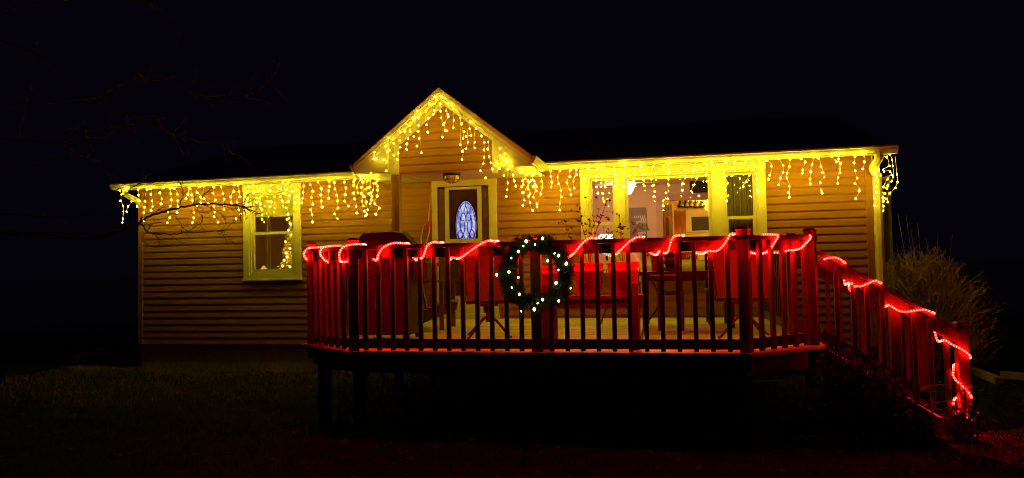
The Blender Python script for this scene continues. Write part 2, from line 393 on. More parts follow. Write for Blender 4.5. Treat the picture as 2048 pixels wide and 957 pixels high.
# gutters
def gutter(x0, x1, parent):
    y = EY-0.002; z1 = EZ-0.005; z0 = z1-0.105
    pr = [(y, z1), (y-0.095, z1), (y-0.098, z1-0.018), (y-0.086, z1-0.026), (y-0.083, z1-0.05), (y-0.068, z1-0.074), (y-0.052, z0+0.016), (y-0.05, z0), (y, z0)]
    m = MB(); m.prism([(x0, p[0], p[1]) for p in pr], (x1-x0, 0, 0)); o = ob('gutter', m, M['gutter'], parent)
    m = MB(); x = x0+0.4
    while x < x1: m.box(x, x+0.02, y-0.1005, y-0.04, z1-0.0165, z1+0.003); x += 0.61
    ob('gutter_strap', m, M['gutter'], o); return o
PXL, PXR, PYF, PYW = -4.44, -1.80, -1.30, -1.05; PCX = (PXL+PXR)/2; PEZ = 2.37; PRZ = P(872, 178, PYF).z
gutter(RX0-0.03, PXL-0.02, house); gutter(PXR+0.03, RX1+0.03, house)
# downspouts
a = P(252, 378, EY-0.05)
m = MB(); m.tube(smooth_path([(a.x, EY-0.05, EZ-0.10), (a.x, EY-0.05, EZ-0.20), (a.x+0.10, EY+0.10, EZ-0.30), (XL-0.05, 0.10, EZ-0.42), (XL-0.05, 0.14, EZ-0.52), (XL-0.05, 0.14, 0.5), (XL-0.05, 0.14, GZ+0.05)], 4), 0.05, 8, flat=0.8)
ob('downspout', m, M['gutter'], house)
a = P(1757, 310, EY-0.05)
m = MB(); m.tube(smooth_path([(a.x, EY-0.05, EZ-0.10), (a.x, EY-0.05, EZ-0.18), (a.x-0.04, EY+0.08, EZ-0.30), (XR+0.085, -0.06, EZ-0.40), (XR+0.085, -0.05, EZ-0.5), (XR+0.085, -0.05, 0.6), (XR+0.085, -0.05, GZ+0.05)], 4), 0.06, 8, flat=0.8)
ob('downspout', m, M['gutter'], house)
m = MB(); m.box(XR+0.022, XR+0.032, -0.045, 0.0, ZB, ZT-0.02); ob('corner_trim', m, M['white'], house)

# ---- windows
def frame4(m, x0, x1, z0, z1, w, y0, y1, wb=None):
    wb = w if wb is None else wb
    m.box(x0, x0+w, y0, y1, z0, z1); m.box(x1-w, x1, y0, y1, z0, z1)
    m.box(x0+w+0.0005, x1-w-0.0005, y0+0.001, y1, z1-w, z1-0.001); m.box(x0+w+0.0005, x1-w-0.0005, y0+0.001, y1, z0+0.001, z0+wb); return m
def hung(win, x0, x1, z0, z1, zm, label=None):       # double hung sash pair inside x0..x1
    m = MB(); frame4(m, x0, x1, zm-0.02, z1, 0.035, 0.032, 0.06); ob('sash', m, M['white'], win)
    m = MB(); frame4(m, x0+0.002, x1-0.002, z0, zm+0.02, 0.045, 0.002, 0.031, 0.06); ob('sash', m, M['white'], win)
    m = MB(); m.box(x0+0.03, x1-0.03, 0.044, 0.047, zm, z1-0.03); ob('pane', m, M['glass'], win)
    m = MB(); m.box(x0+0.04, x1-0.04, 0.015, 0.018, z0+0.05, zm); ob('pane', m, M['glass'], win)
def window_trim(r, w, name='window'):
    m = MB(); x0, x1, z0, z1 = r
    m.box(x0, x0+w, -0.045, -0.002, z0, z1); m.box(x1-w, x1, -0.045, -0.002, z0, z1)
    m.box(x0-0.008, x1+0.008, -0.05, -0.003, z1-w, z1+0.01); m.box(x0+w, x1-w, -0.044, -0.002, z0, z0+w*0.7)
    # inner stepped jamb
    i = w; frame4(m, x0+i, x1-i, z0+w*0.7, z1-w, 0.03, -0.024, 0.10)
    o = ob(name, m, M['white'], house)
    m = MB(); m.cham(x0-0.015, x1+0.015, -0.075, -0.006, z0-0.026, z0-0.001); ob('sill', m, M['white'], o)
    return o
w1 = window_trim(WIN1, 0.105); x0, x1, z0, z1 = WIN1[0]+0.137, WIN1[1]-0.137, WIN1[2]+0.106, WIN1[3]-0.137
zm = P(548, 466).z; hung(w1, x0, x1, z0, z1, zm)
sh = P(548, 432, 0.09).z
m = MB(); m.box(x0+0.01, x1-0.01, 0.075, 0.078, sh, z1+0.03); m.box(x0+0.01, x1-0.01, 0.068, 0.084, sh-0.02, sh); rs = ob('roller_shade', m, M['shade'], w1)
m = MB(); q = P(535, 500, 0.1); m.tube([(q.x, 0.09, z1), (q.x+0.01, 0.09, z0+0.04)], 0.004, 4); m.tube([(q.x+0.05, 0.09, z1), (q.x+0.06, 0.09, z0+0.04)], 0.004, 4); ob('shade_cord', m, M['white'], w1)
w2 = window_trim(WIN2, 0.11)
X = lambda px: P(px, 430).x
zb2, zt2 = WIN2[2]+0.078, WIN2[3]-0.112
for a, b in ((1231, 1251), (1424, 1450)):
    m = MB(); m.box(X(a), X(b), -0.046, 0.10, zb2-0.001, zt2+0.001); m.box(X(a)+0.03, X(b)-0.03, -0.054, -0.0465, zb2, zt2); ob('mullion', m, M['white'], w2)
hung(w2, WIN2[0]+0.142, X(1231)-0.002, zb2+0.032, zt2-0.032, P(1204, 447).z)
hung(w2, X(1450)+0.002, WIN2[1]-0.142, zb2+0.032, zt2-0.032, P(1482, 435).z)
m = MB(); frame4(m, X(1251)+0.002, X(1424)-0.002, zb2+0.032, zt2-0.032, 0.045, 0.01, 0.05); ob('sash', m, M['white'], w2)
m = MB(); m.box(X(1251)+0.04, X(1424)-0.04, 0.028, 0.031, zb2+0.07, zt2-0.07); ob('pane', m, M['glass'], w2)

# ---- entrance door
def Dx(px): return P(px, 430).x
m = MB(); x0, x1, z0, z1 = DOOR; tw = Dx(876)-x0
m.box(x0, x0+tw, -0.045, -0.002, z0, z1); m.box(x1-(x1-Dx(979)), x1, -0.045, -0.002, z0, z1); m.box(x0-0.01, x1+0.01, -0.05, -0.003, z1-0.11, z1+0.012)
dr = ob('door', m, M['white'], house)
m = MB(); m.box(Dx(878), Dx(889), -0.012, 0.0, z0+0.14, z1-0.14); m.box(Dx(966), Dx(977), -0.012, 0.0, z0+0.14, z1-0.14); ob('side_panel', m, M['brownp'], dr)
for px in (883.5, 971.5):
    m = MB()
    c = V((Dx(px), -0.014, P(px, 393).z))
    for k in range(4):
        g = k*math.pi/2; m.tube([c+V((0.018*math.cos(g+t), 0, 0.03*math.sin(g+t)+(0.03 if k % 2 else 0))) for t in (0, .5, 1, 1.5, 2)], 0.004, 4)
    ob('panel_ornament', m, M['soffit'], dr)
m = MB(); zr = P(930, 482).z; zk = P(930, 592).z
sx0, sx1 = Dx(891), Dx(964)
m.box(sx0, sx0+0.065, -0.035, -0.008, z0+0.06, z1-0.125); m.box(sx1-0.065, sx1, -0.035, -0.008, z0+0.06, z1-0.125)
m.box(sx0+0.066, sx1-0.066, -0.034, -0.008, z1-0.165, z1-0.126); m.box(sx0+0.066, sx1-0.066, -0.034, -0.008, zr-0.03, zr+0.03)
m.box(sx0+0.066, sx1-0.066, -0.034, -0.008, z0+0.061, zk)
ob('storm_door', m, M['white'], dr)
m = MB(); m.box(sx0+0.06, sx1-0.06, -0.021, -0.018, zk, z1-0.15); ob('pane', m, M['glass'], dr)
m = MB(); m.box(sx0-0.02, sx1+0.02, 0.012, 0.05, z0+0.06, z1-0.12); ob('door_slab', m, M['door'], dr)
m = MB(); hz = P(905, 505).z; m.tube([(sx0+0.05, -0.036, hz+0.06), (sx0+0.05, -0.075, hz+0.05), (sx0+0.05, -0.075, hz-0.05), (sx0+0.05, -0.036, hz-0.06)], 0.009, 6); ob('handle', m, M['black'], dr)
m = MB(); m.cham(x0-0.02, x1+0.02, -0.14, 0.0, 0.0 + 0.004, 0.085); ob('threshold', m, M['white'], dr)
# oval leaded glass
oc = P(932, 452); oc.y = 0.006; oa = 0.195*0.96; obx = P(954, 450).x-P(932, 450).x; obz = P(932, 401).z-oc.z
def ell(rx, rz, y, n=40): return [(oc.x+rx*math.cos(2*math.pi*k/n), y, oc.z+rz*math.sin(2*math.pi*k/n)) for k in range(n)]
mg = bpy.data.materials.new('backlit blue leaded glass'); mg.use_nodes = True; nt = mg.node_tree; nt.nodes.remove(nt.nodes['Principled BSDF'])
e = nt.nodes.new('ShaderNodeEmission'); nz = nt.nodes.new('ShaderNodeTexNoise'); nz.inputs['Scale'].default_value = 11; rp = nt.nodes.new('ShaderNodeValToRGB')
rp.color_ramp.elements[0].position = 0.35; rp.color_ramp.elements[1].position = 0.68; rp.color_ramp.elements[0].color = (0.13, 0.14, 0.56, 1); rp.color_ramp.elements[1].color = (0.62, 0.66, 1.0, 1)
tcn = nt.nodes.new('ShaderNodeTexCoord'); nt.links.new(tcn.outputs['Object'], nz.inputs['Vector']); nt.links.new(nz.outputs['Fac'], rp.inputs[0]); nt.links.new(rp.outputs[0], e.inputs[0]); e.inputs[1].default_value = 1.25
nt.links.new(e.outputs[0], nt.nodes['Material Output'].inputs[0])
m = MB(); m.prism(ell(obx, obz, 0.004), (0, 0.006, 0)); og = ob('oval_glass', m, mg, dr)
m = MB(); m.tube(ell(obx, obz, 0.001)+[ell(obx, obz, 0.001)[0]], 0.014, 6); m.tube(ell(obx*0.86, obz*0.9, 0.001)+[ell(obx*0.86, obz*0.9, 0.001)[0]], 0.006, 5)
def L2(pts, r=0.006):
    m.tube(smooth_path([(oc.x+a*obx, 0.000, oc.z+b*obz) for a, b in pts], 5), r, 5)
L2([(0, 1), (0, .72)]); L2([(0.5, .80), (.42, .62)]); L2([(-0.5, .80), (-.42, .62)]); L2([(.86, .2), (1, .2)]); L2([(-.86, .2), (-1, .2)])
for s in (-1, 1):
    L2([(0, .78), (s*.16, .55), (s*.03, .35), (0, .18)]); L2([(0, .36), (s*.22, .5), (s*.42, .4), (s*.38, .2), (s*.2, .22)])
    L2([(s*.42, .4), (s*.55, .1), (s*.42, -.2), (s*.1, -.5), (-s*.3, -.75)], .008); L2([(s*.15, .15), (s*.12, -.15), (s*.4, -.5), (s*.5, -.85)], .007)
    L2([(s*.5, -.15), (s*.72, -.3), (s*.6, -.55), (s*.35, -.4), (s*.2, -.65)], .007); L2([(s*.86, -.3), (s*.5, -.6), (s*.6, -.8)])
ob('lead_came', m, M['lead'], og)

# ---- porch gable
def pz(x): return PEZ+(PRZ-PEZ)*(1-abs(x-PCX)/((PXR-PXL)/2))
m = MB(); T = 0.045; YB = 2.6
for s, xe in ((-1, PXL), (1, PXR)):
    q = [V((xe, PYF, PEZ)), V((PCX, PYF, PRZ)), V((PCX, YB, PRZ)), V((xe, -0.27, PEZ))]
    m.prism([p-V((0, 0, T)) for p in q], (0, 0, T))
porch = ob('porch_roof', m, M['shingle'], house)
sl = V((PCX-PXL, 0, PRZ-PEZ)).normalized()
for s, xe in ((-1, PXL), (1, PXR)):
    a = V((xe, 0, PEZ-0.02)); b = V((PCX, 0, PRZ-0.02)); n = 0.10
    m = MB(); m.prism([V((a.x, PYF-0.03, a.z+0.012)), V((b.x, PYF-0.03, b.z+0.012)), V((b.x, PYF-0.03, b.z+0.032)), V((a.x, PYF-0.03, a.z+0.032))], (0, 0.06, 0)); ob('drip_edge', m, M['tan'], porch)
    m = MB(); m.prism([V((a.x+(-s)*0.0, PYF-0.022, a.z-0.045)), V((b.x, PYF-0.022, b.z-0.045)), V((b.x, PYF-0.022, b.z+0.011)), V((a.x, PYF-0.022, a.z+0.011))], (0, 0.02, 0)); ob('rake_board', m, M['gutter'], porch)
    m = MB(); m.prism([V((a.x-s*0.03, PYF-0.001, a.z-0.115)), V((b.x, PYF-0.001, b.z-0.135)), V((b.x, PYF-0.001, b.z-0.0455)), V((a.x, PYF-0.001, a.z-0.0455))], (0, 0.02, 0)); ob('rake_board', m, M['white'], porch)
    # underside of the rake overhang, in strips
    for k in range(3):
        y0 = PYF+0.021+k*0.075; m = MB()
        m.prism([V((a.x, y0, a.z-0.062)), V((b.x, y0, b.z-0.062)), V((b.x, y0, b.z-0.050)), V((a.x, y0, a.z-0.050))], (0, 0.071, 0)); ob('soffit_strip', m, M['gutter'], porch)
    # side eave soffit and gutter back to the house
    m = MB(); xi = PCX+s*0.79
    for k in range(4):
        xa = xi+(xe-xi)*k/4+s*0.003; xb = xi+(xe-xi)*(k+1)/4-s*0.003
        m.box(min(xa, xb), max(xa, xb), PYF+0.02, -0.036, PEZ-0.152, PEZ-0.138)
    ob('soffit_strip', m, M['gutter'], porch)
    g0 = PEZ-0.012; pr = [(0, g0), (0.095, g0), (0.098, g0-0.02), (0.084, g0-0.03), (0.08, g0-0.05), (0.055, g0-0.09), (0.05, g0-0.105), (0, g0-0.105)]
    m = MB(); m.prism([(xe+s*(p[0]-0.01), PYF+0.0, p[1]) for p in pr], (0, -PYF-0.39, 0)); ob('gutter', m, M['gutter'], porch)
    # return board closing the eave box in front
    m = MB(); m.prism([V((xi, PYF+0.004, PEZ-0.137)), V((xe-s*0.0, PYF+0.004, PEZ-0.137)), V((xe, PYF+0.004, PEZ-0.10)), V((xi, PYF+0.004, pz(xi)-0.14))], (0, 0.012, 0)); ob('eave_return', m, M['gutter'], porch)
    m = MB(); m.box(min(xi, xi+s*0.012), max(xi, xi+s*0.012), PYF+0.017, PYW-0.001, PEZ-0.137, pz(xi)-0.065); ob('eave_return', m, M['gutter'], porch)
    m = MB(); m.box(min(xi, xi-s*0.075), max(xi, xi-s*0.075), PYW-0.03, PYW+0.0, PEZ-0.20, pz(xi)-0.05); ob('corner_board', m, M['white'], porch)
    # white frieze board on the gable wall along the slope
    c0 = V((xi, PYW-0.028, pz(xi)-0.06)); c1 = V((PCX, PYW-0.028, PRZ-0.06))
    m = MB(); m.prism([c0-V((0, 0, 0.135)), c1-V((0, 0, 0.135)), c1, c0], (0, 0.026, 0)); ob('frieze_board', m, M['white'], porch)
gx0, gx1 = PCX-0.79, PCX+0.79; gz0 = PEZ-0.125
def gable_span(zc):
    hw = (PXR-PXL)/2*(1-(zc+0.02-PEZ)/(PRZ-PEZ)); hw = min(hw, 0.785); return PCX-hw, PCX+hw
boards(porch, gx0, gx1, gz0, PRZ-0.15, PYW, [], gable_span)
m = MB(); m.prism([(gx0, PYW+0.002, gz0), (gx1, PYW+0.002, gz0), (gx1, PYW+0.002, pz(gx1)-0.06), (PCX, PYW+0.002, PRZ-0.06), (gx0, PYW+0.002, pz(gx0)-0.06)], (0, 0.05, 0)); ob('gable_wall', m, M['sheath'], porch)
for k in range(9):
    y0 = PYW+0.004+k*0.112; m = MB(); m.box(gx0+0.004, gx1-0.004, y0, min(y0+0.108, -0.03), gz0-0.022, gz0-0.004); ob('ceiling_board', m, M['ceil'], porch)
pp = P(792, 400, PYW); m = MB(); m.cham(pp.x-0.062, pp.x+0.062, PYW-0.035, PYW+0.09, 0.004, gz0-0.024, 0.008); ob('porch_post', m, M['post'], porch)

# porch ceiling light
q = P(903, 338, -0.85); zc = gz0-0.023
cl = thing('porch_light', 'caged round flush light on the porch ceiling above the door', 'ceiling light', (q.x, -0.85, zc))
m = MB(); m.lathe([(0.135, zc), (0.14, zc-0.02), (0.125, zc-0.035)], (q.x, -0.85, 0), 20); ob('base', m, M['black'], cl, True)
m = MB(); m.lathe([(0.118, zc-0.034), (0.115, zc-0.07), (0.085, zc-0.115), (0.03, zc-0.135)], (q.x, -0.85, 0), 20); ob('lamp_shade', m, M['frost'], cl, True)
m = MB()
for k in range(6):
    g = k*math.pi/3+0.2; m.tube([(q.x+r_*math.cos(g), -0.85+r_*math.sin(g), z_) for r_, z_ in ((0.124, zc-0.03), (0.122, zc-0.07), (0.09, zc-0.119), (0.025, zc-0.141))], 0.006, 5)
m.tube([(q.x+0.112*math.cos(g*.3), -0.85+0.112*math.sin(g*.3), zc-0.095) for g in range(22)], 0.005, 5); ob('cage', m, M['black'], cl)
# ------------------------------------------------------------------ rooms behind the windows
def part(name, m_, mt, parent=None, **k): return ob(name, m_, mt, house if parent is None else parent, **k)
BY = 3.6; KY = 6.6
ox0, ox1, oz1 = P(1326, 440, BY).x, P(1428, 440, BY).x, P(1370, 401, BY).z
part('room_wall', holed(-2.5, 2.8, 0.02, 2.42, BY, BY+0.1, [(ox0, ox1, -0.2, oz1)], 0.0), M['rwall'])
m = MB(); m.box(-2.56, -2.5, 0.12, BY-0.002, 0.02, 2.42); m.box(2.76, 2.82, 0.12, BY-0.002, 0.02, 2.42); part('room_wall', m, M['rwall'])
m = MB(); m.box(-2.56, 2.82, 0.113, KY, 2.421, 2.44); part('room_ceiling', m, M['rceil'])
m = MB(); m.box(-2.56, 2.82, 0.113, KY, -0.02, 0.018); part('room_floor', m, M['rfloor'])
m = MB(); cw = 0.13
m.box(ox0-cw, ox0, BY-0.03, BY-0.001, 0.02, oz1); m.box(ox1, ox1+cw, BY-0.03, BY-0.001, 0.02, oz1); m.box(ox0-cw-0.02, ox1+cw+0.02, BY-0.034, BY-0.001, oz1+0.001, oz1+cw); part('doorway_casing', m, M['tan'])
# kitchen beyond the doorway
kw0, kw1, kz0, kz1 = P(1383, 450, KY).x, P(1421, 450, KY).x, P(1400, 462, KY).z, P(1400, 434, KY).z
part('kitchen_wall', holed(-0.5, 4.2, 0.02, 2.42, KY, KY+0.1, [(kw0, kw1, kz0, kz1)], 0.0), M['kwall'])
m = MB(); m.box(4.2, 4.25, BY+0.11, KY-0.002, 0.02, 2.42); part('kitchen_wall', m, M['kwall'])
m = MB(); m.box(P(1343, 440, KY).x-1.5, P(1343, 440, KY).x-1.45, BY+0.11, KY-0.002, 0.02, 2.42); part('kitchen_wall', m, M['kwall'])
kwin = None
m = MB(); frame4(m, kw0-0.14, kw1+0.14, kz0-0.14, kz1+0.16, 0.14, KY-0.03, KY-0.002); kwin = part('kitchen_window', m, M['white'])
m = MB(); m.box(kw0-0.2, kw1+0.2, KY-0.09, KY-0.031, kz0-0.03, kz0); ob('sill', m, M['white'], kwin)
m = MB(); m.box(kw0, kw1, KY+0.03, KY+0.035, kz0, kz1); ob('pane', m, M['dark'], kwin)
dx0, dx1 = P(1348, 440, 5.0).x, P(1372, 440, 5.0).x
m = MB(); m.cham(dx0, dx1, 5.0, 5.05, 0.03, P(1360, 420, 5.0).z); kd = part('kitchen_door', m, M['oak'])
m = MB(); m.cham(P(1322, 440, 4.2).x-0.1, P(1346, 440, 4.2).x, 4.2, 4.24, 0.03, P(1335, 409, 4.2).z); gd = part('hall_door', m, M['slate'])
m = MB(); frame4(m, P(1328, 450, 4.2).x, P(1341, 450, 4.2).x, P(1335, 476, 4.2).z, P(1335, 433, 4.2).z, 0.035, 4.17, 4.199); ob('picture_frame', m, M['oak'], gd)
# valance with dangling ornaments
v0, v1, vz0, vz1 = P(1354, 410, 4.6).x, P(1416, 410, 4.6).x, P(1385, 421, 4.6).z, P(1385, 399, 4.6).z
va = thing('window_valance', 'bright yellow kitchen valance with a row of dark hanging ornaments', 'valance', (v0, 4.6, vz1))
m = MB(); n = 24
for k in range(n):
    xa = v0+(v1-v0)*k/n; xb = v0+(v1-v0)*(k+1)/n; y = 4.6+0.012*(k % 2)
    m.box(xa, xb, y, y+0.01, vz0+0.012*math.sin(k*1.3), vz1)
ob('cloth', m, M['kwall'], va)
for k, px in enumerate((1362, 1373, 1382, 1393, 1404)):
    c = P(px, 408, 4.55); m = MB(); hh = (vz1-vz0)*(0.30+0.06*(k % 2))
    m.lathe([(0.01, hh), (0.035, hh*.9), (0.05, hh*.45), (0.03, hh*.35), (0.04, 0), (0.075, -hh*.5), (0.07, -hh), (0.01, -hh*1.05)], c, 10); ob('ornament', m, M['dark'], va, True)
# kitchen lamp and dining fan
kl = thing('kitchen_lamp', 'lit kitchen ceiling lamp beyond the dining room doorway', 'ceiling lamp', (1.0, 4.15, 2.42))
m = MB(); m.lathe([(0.16, 2.419), (0.17, 2.39), (0.12, 2.33), (0.02, 2.31)], (1.0, 4.15, 0), 16); ob('globe', m, emit('kitchen lamp glow', (1, 0.52, 0.05), 280), kl, True)
fc = P(1252, 350, 1.9); fz = 2.42
fan = thing('ceiling_fan', 'dining room ceiling fan with a lit white bowl lamp', 'ceiling fan', (fc.x, 1.9, fz))
m = MB(); m.lathe([(0.07, 2.419), (0.03, 2.40), (0.03, 2.34), (0.11, 2.325), (0.12, 2.26), (0.08, 2.245)], (fc.x, 1.9, 0), 16); ob('motor', m, M['tan'], fan, True)
gz = P(1255, 366, 1.9).z; gzb = P(1255, 389, 1.9).z
m = MB(); m.lathe([(0.16, gz), (0.165, gz-0.02), (0.14, gz-0.09), (0.08, gzb+0.01), (0.01, gzb)], (fc.x, 1.9, 0), 20); ob('globe', m, emit('fan lamp glow', (1.0, 0.56, 0.26), 105), fan, True)
m = MB(); m.lathe([(0.05, 2.246), (0.05, gz+0.012), (0.11, gz+0.01), (0.15, gz+0.003)], (fc.x, 1.9, 0), 12); ob('stem', m, M['white'], fan)
for k in range(5):
    g = k*2*math.pi/5+0.25; d = V((math.cos(g), math.sin(g), 0)); n_ = V((-d.y, d.x, 0)); c = V((fc.x, 1.9, 2.29)); m = MB()
    m.prism([c+d*0.13-n_*0.045+V((0, 0, -.012)), c+d*0.62-n_*0.07+V((0, 0, -.02)), c+d*0.62+n_*0.07+V((0, 0, .012)), c+d*0.13+n_*0.045+V((0, 0, .008))], (0, 0, 0.008)); ob('blade', m, M['white'], fan)
# wall poster with lettering
p0, p1, q0, q1 = P(1259, 440, BY).x, P(1293, 440, BY).x, P(1275, 500, BY).z, P(1275, 416, BY).z
po = thing('wall_poster', 'grey lettered poster on the beige dining room wall', 'poster', (p0, BY, q0))
m = MB(); m.cham(p0, p1, BY-0.03, BY-0.002, q0, q1); ob('board', m, M['slate'], po)
def text(s, loc, size, m_, parent, name='lettering', ext=0.003):
    cu = bpy.data.curves.new(name, 'FONT'); cu.body = s; cu.size = size; cu.align_x = 'CENTER'; cu.extrude = ext
    t = bpy.data.objects.new(name, cu); C.objects.link(t); t.matrix_world = Matrix.Translation(loc) @ Matrix.Rotation(math.pi/2, 4, 'X')
    dg = bpy.context.evaluated_depsgraph_get(); me = bpy.data.meshes.new_from_object(t.evaluated_get(dg))
    me.transform(t.matrix_world); bpy.data.objects.remove(t); me.materials.clear(); me.materials.append(m_)
    return link(name, me, parent)
c = P(1286, 460, BY); text('ALL', (c.x, BY-0.034, c.z), 0.17, M['door'], po)
m = MB()
for k, (pa, pb, py) in enumerate(((1268, 1291, 436), (1282, 1291, 441), (1273, 1290, 446), (1277, 1291, 468), (1278, 1290, 473))):
    x = P(pa, py, BY).x; xe = P(pb, py, BY).x; z = P(pa, py, BY).z
    while x < xe: m.box(x, x+0.022, BY-0.035, BY-0.031, z-0.03*R.random(), z+0.035); x += 0.04
ob('small_print', m, M['paper'], po, kind='stuff')
# black speaker high on the wall
c0 = P(1379, 363, 2.6); c1 = P(1416, 385, 2.6)
t = thing('wall_television', 'small black television mounted high in the dining room corner', 'television', (c0.x, 2.7, c1.z))
m = MB(); m.cham(c0.x, c1.x, 2.60, 2.66, c1.z, c0.z); ob('screen', m, M['dark'], t)
m = MB(); m.tube([((c0.x+c1.x)/2, 2.661, (c0.z+c1.z)/2), ((c0.x+c1.x)/2+0.1, BY-0.002, (c0.z+c1.z)/2+0.05)], 0.03, 8); ob('bracket', m, M['dark'], t)
# lit table lamp just inside the left casement
c0 = P(1197, 470, 0.5); c1 = P(1229, 511, 0.5)
t = thing('table_lamp', 'glowing white table lamp just inside the narrow left casement', 'lamp', ((c0.x+c1.x)/2, 0.5, 0.02)); cx = (c0.x+c1.x)/2; rr = (c1.x-c0.x)/2
m = MB(); m.lathe([(rr*1.02, c1.z+0.05), (rr*1.0, c0.z)], (cx, 0.5, 0), 20); ob('lamp_shade', m, LAMPW, t, True)
m = MB(); m.lathe([(0.1, 0.02), (0.1, 0.04), (0.02, 0.06), (0.02, c1.z+0.049)], (cx, 0.5, 0), 12); ob('stem', m, M['black'], t)
# sheer curtain in the right casement
m = MB(); x0, x1 = X(1448), X(1512); n = 44; pts = [(x0+(x1-x0)*k/n, 0.15+0.018*math.sin(k*1.5)+0.008*math.sin(k*.6)) for k in range(n+1)]
zt = WIN2[3]-0.05; zb = WIN2[2]-0.05
m.v = [(x, y, zb) for x, y in pts]+[(x, y, zt) for x, y in pts]+[(x, y+0.004, zb) for x, y in pts]+[(x, y+0.004, zt) for x, y in pts]
q = n+1; m.f = [(k, k+1, q+k+1, q+k) for k in range(n)]+[(2*q+k+1, 2*q+k, 3*q+k, 3*q+k+1) for k in range(n)]
tag(ob('curtain', m, M['curtain'], None, True), 'dark sheer curtain hanging in the right casement', 'curtain')
# room behind the left window with the christmas tree
m = MB(); m.box(-8.3, -4.9, 2.7, 2.8, 0.02, 2.42); m.box(-8.36, -8.3, 0.12, 2.8, 0.02, 2.42); m.box(-4.9, -4.84, 0.12, 2.8, 0.02, 2.42); part('room_wall', m, M['dwall'])
m = MB(); m.box(-8.36, -4.84, 0.113, 2.8, 2.421, 2.44); m.box(-8.36, -4.84, 0.113, 2.8, -0.02, 0.018); part('room_ceiling', m, M['dwall'])
TY = 0.75; tc_ = P(590, 500, TY).x; ztop = P(590, 428, TY).z
xt = thing('christmas_tree', 'indoor fir tree with glowing lights behind the left window', 'christmas tree', (tc_, TY, 0.02))
def tr_(z): return 0.05+0.40*(ztop-z)/(ztop-0.3)
m = MB(); m.tube([(tc_, TY, 0.02), (tc_, TY, ztop-0.05)], 0.025, 6); ob('trunk', m, M['bark'], xt)
m = MB()
for i in range(3400):
    z = 0.3+(ztop-0.3)*R.random(); g = R.uniform(0, 6.283); r_ = tr_(z)*(0.35+0.65*R.random()**.5)*(0.82+0.25*math.sin(z*22))
    c = V((tc_+r_*math.cos(g), TY+r_*math.sin(g), z-0.12*r_)); d = V((math.cos(g), math.sin(g), R.uniform(-.6, .4)))+rv(.5); d = d.normalized()*R.uniform(.03, .06); n_ = d.cross(rv()).normalized()*0.008
    m.add([c-n_, c+n_, c+d], [(0, 1, 2)])
ob('needles', m, M['xmas'], xt, kind='stuff')
BM = ico(0.0094, 1.25)
BM.materials.append(BULB)
def with_mat(me, mt, name):
    c = me.copy(); c.name = name; c.materials.clear(); c.materials.append(mt); return c
XB = with_mat(BM, XBULB, 'tree_bulb')
for px, py in ((581, 448), (589, 440), (571, 484), (580, 497), (573, 506), (574, 515), (588, 512), (565, 533), (580, 534), (589, 538), (584, 470), (577, 461), (590, 486), (568, 521), (586, 524)):
    q = P(px, py, TY-tr_(P(px, py, TY).z)*0.7); b = link('bulb', XB, xt, q); b.scale = (0.9,)*3
q = P(527, 541, 0.16); m = MB(); m.lathe([(0.07, q.z-0.02), (0.075, q.z), (0.05, q.z+0.03), (0.02, q.z+0.07), (0.01, q.z+0.08)], (q.x, 0.17, 0), 12)
o = ob('sill_candle', m, emit('small amber candle lamp', (1, 0.62, 0.12), 0.7)); tag(o, 'small amber candle lamp on the sill of the left window', 'candle lamp')

# ------------------------------------------------------------------ deck
deck = thing('deck', 'raised dark wooden deck with clipped corners and baluster railings', 'deck', (-1.2, -2.3, GZ))
DK = [(-3.93, -0.03), (-3.93, -3.88), (-3.06, -4.60), (0.72, -4.60), (1.48, -3.88), (1.48, -0.03)]
def ext(y):
    t = max(0, min(1, (-3.88-y)/0.72)); return -3.93+0.87*t, 1.48-0.76*t
y = -4.60; bw = 0.142
while y < -0.05:
    y1 = min(y+bw-0.006, -0.03); a0, a1 = ext(y); c0, c1 = ext(y1); cut = R.uniform(-2.5, 0.2)
    for s0, s1, t0, t1 in ((a0, cut, c0, cut), (cut+0.004, a1, cut+0.004, c1)):
        m = MB(); z = R.uniform(-0.003, 0.001); pts = [(s0, y), (s1, y)]
        if y < -3.88 < y1:
            m.prism([(s0, y, z-0.027), (s1, y, z-0.027)] + ([(c1, -3.88, z-0.027)] if s1 == a1 else []) + [(t1, y1, z-0.027), (t0, y1, z-0.027)] + ([(c0, -3.88, z-0.027)] if s0 == a0 else []), (0, 0, 0.027))
        else: m.prism([(s0, y, z-0.027), (s1, y, z-0.027), (t1, y1, z-0.027), (t0, y1, z-0.027)], (0, 0, 0.027))
        ob('deck_board', m, M['floor'], deck)
    y += bw
for (a, b) in zip(DK[:-1], DK[1:]):
    a = V((*a, -0.125)); b = V((*b, -0.125)); t = (b-a).normalized(); n_ = V((-t.y, t.x, 0))
    if n_.dot(V((-1.2, -2.3, 0))-a) < 0: n_ = -n_
    m = MB(); m.beam(a+n_*0.13+t*0.06, b+n_*0.13-t*0.06, 0.038, 0.185); ob('rim_joist', m, M['stain'], deck)
for xj in [-3.5+0.41*k for k in range(12)]:
    m = MB(); m.box(xj, xj+0.038, -4.44 if -2.9 < xj < 0.5 else -3.8, -0.06, -0.20, -0.03); ob('joist', m, M['stain'], deck)
m = MB(); m.box(-3.75, 1.3, -3.72, -3.62, -0.31, -0.202); ob('beam', m, M['stain'], deck)
for x, y in ((P(650, 800, -3.95).x, -3.95), (P(720, 760, -4.28).x, -4.28), (P(797, 750, -1.6).x, -1.6), (P(1624, 760, -3.8).x, -3.8), (-1.2, -3.67), (0.65, -4.3)):
    m = MB(); m.cham(x-0.052, x+0.052, y-0.052, y+0.052, GZ-0.1, -0.033); ob('support_post', m, M['stain'], deck)
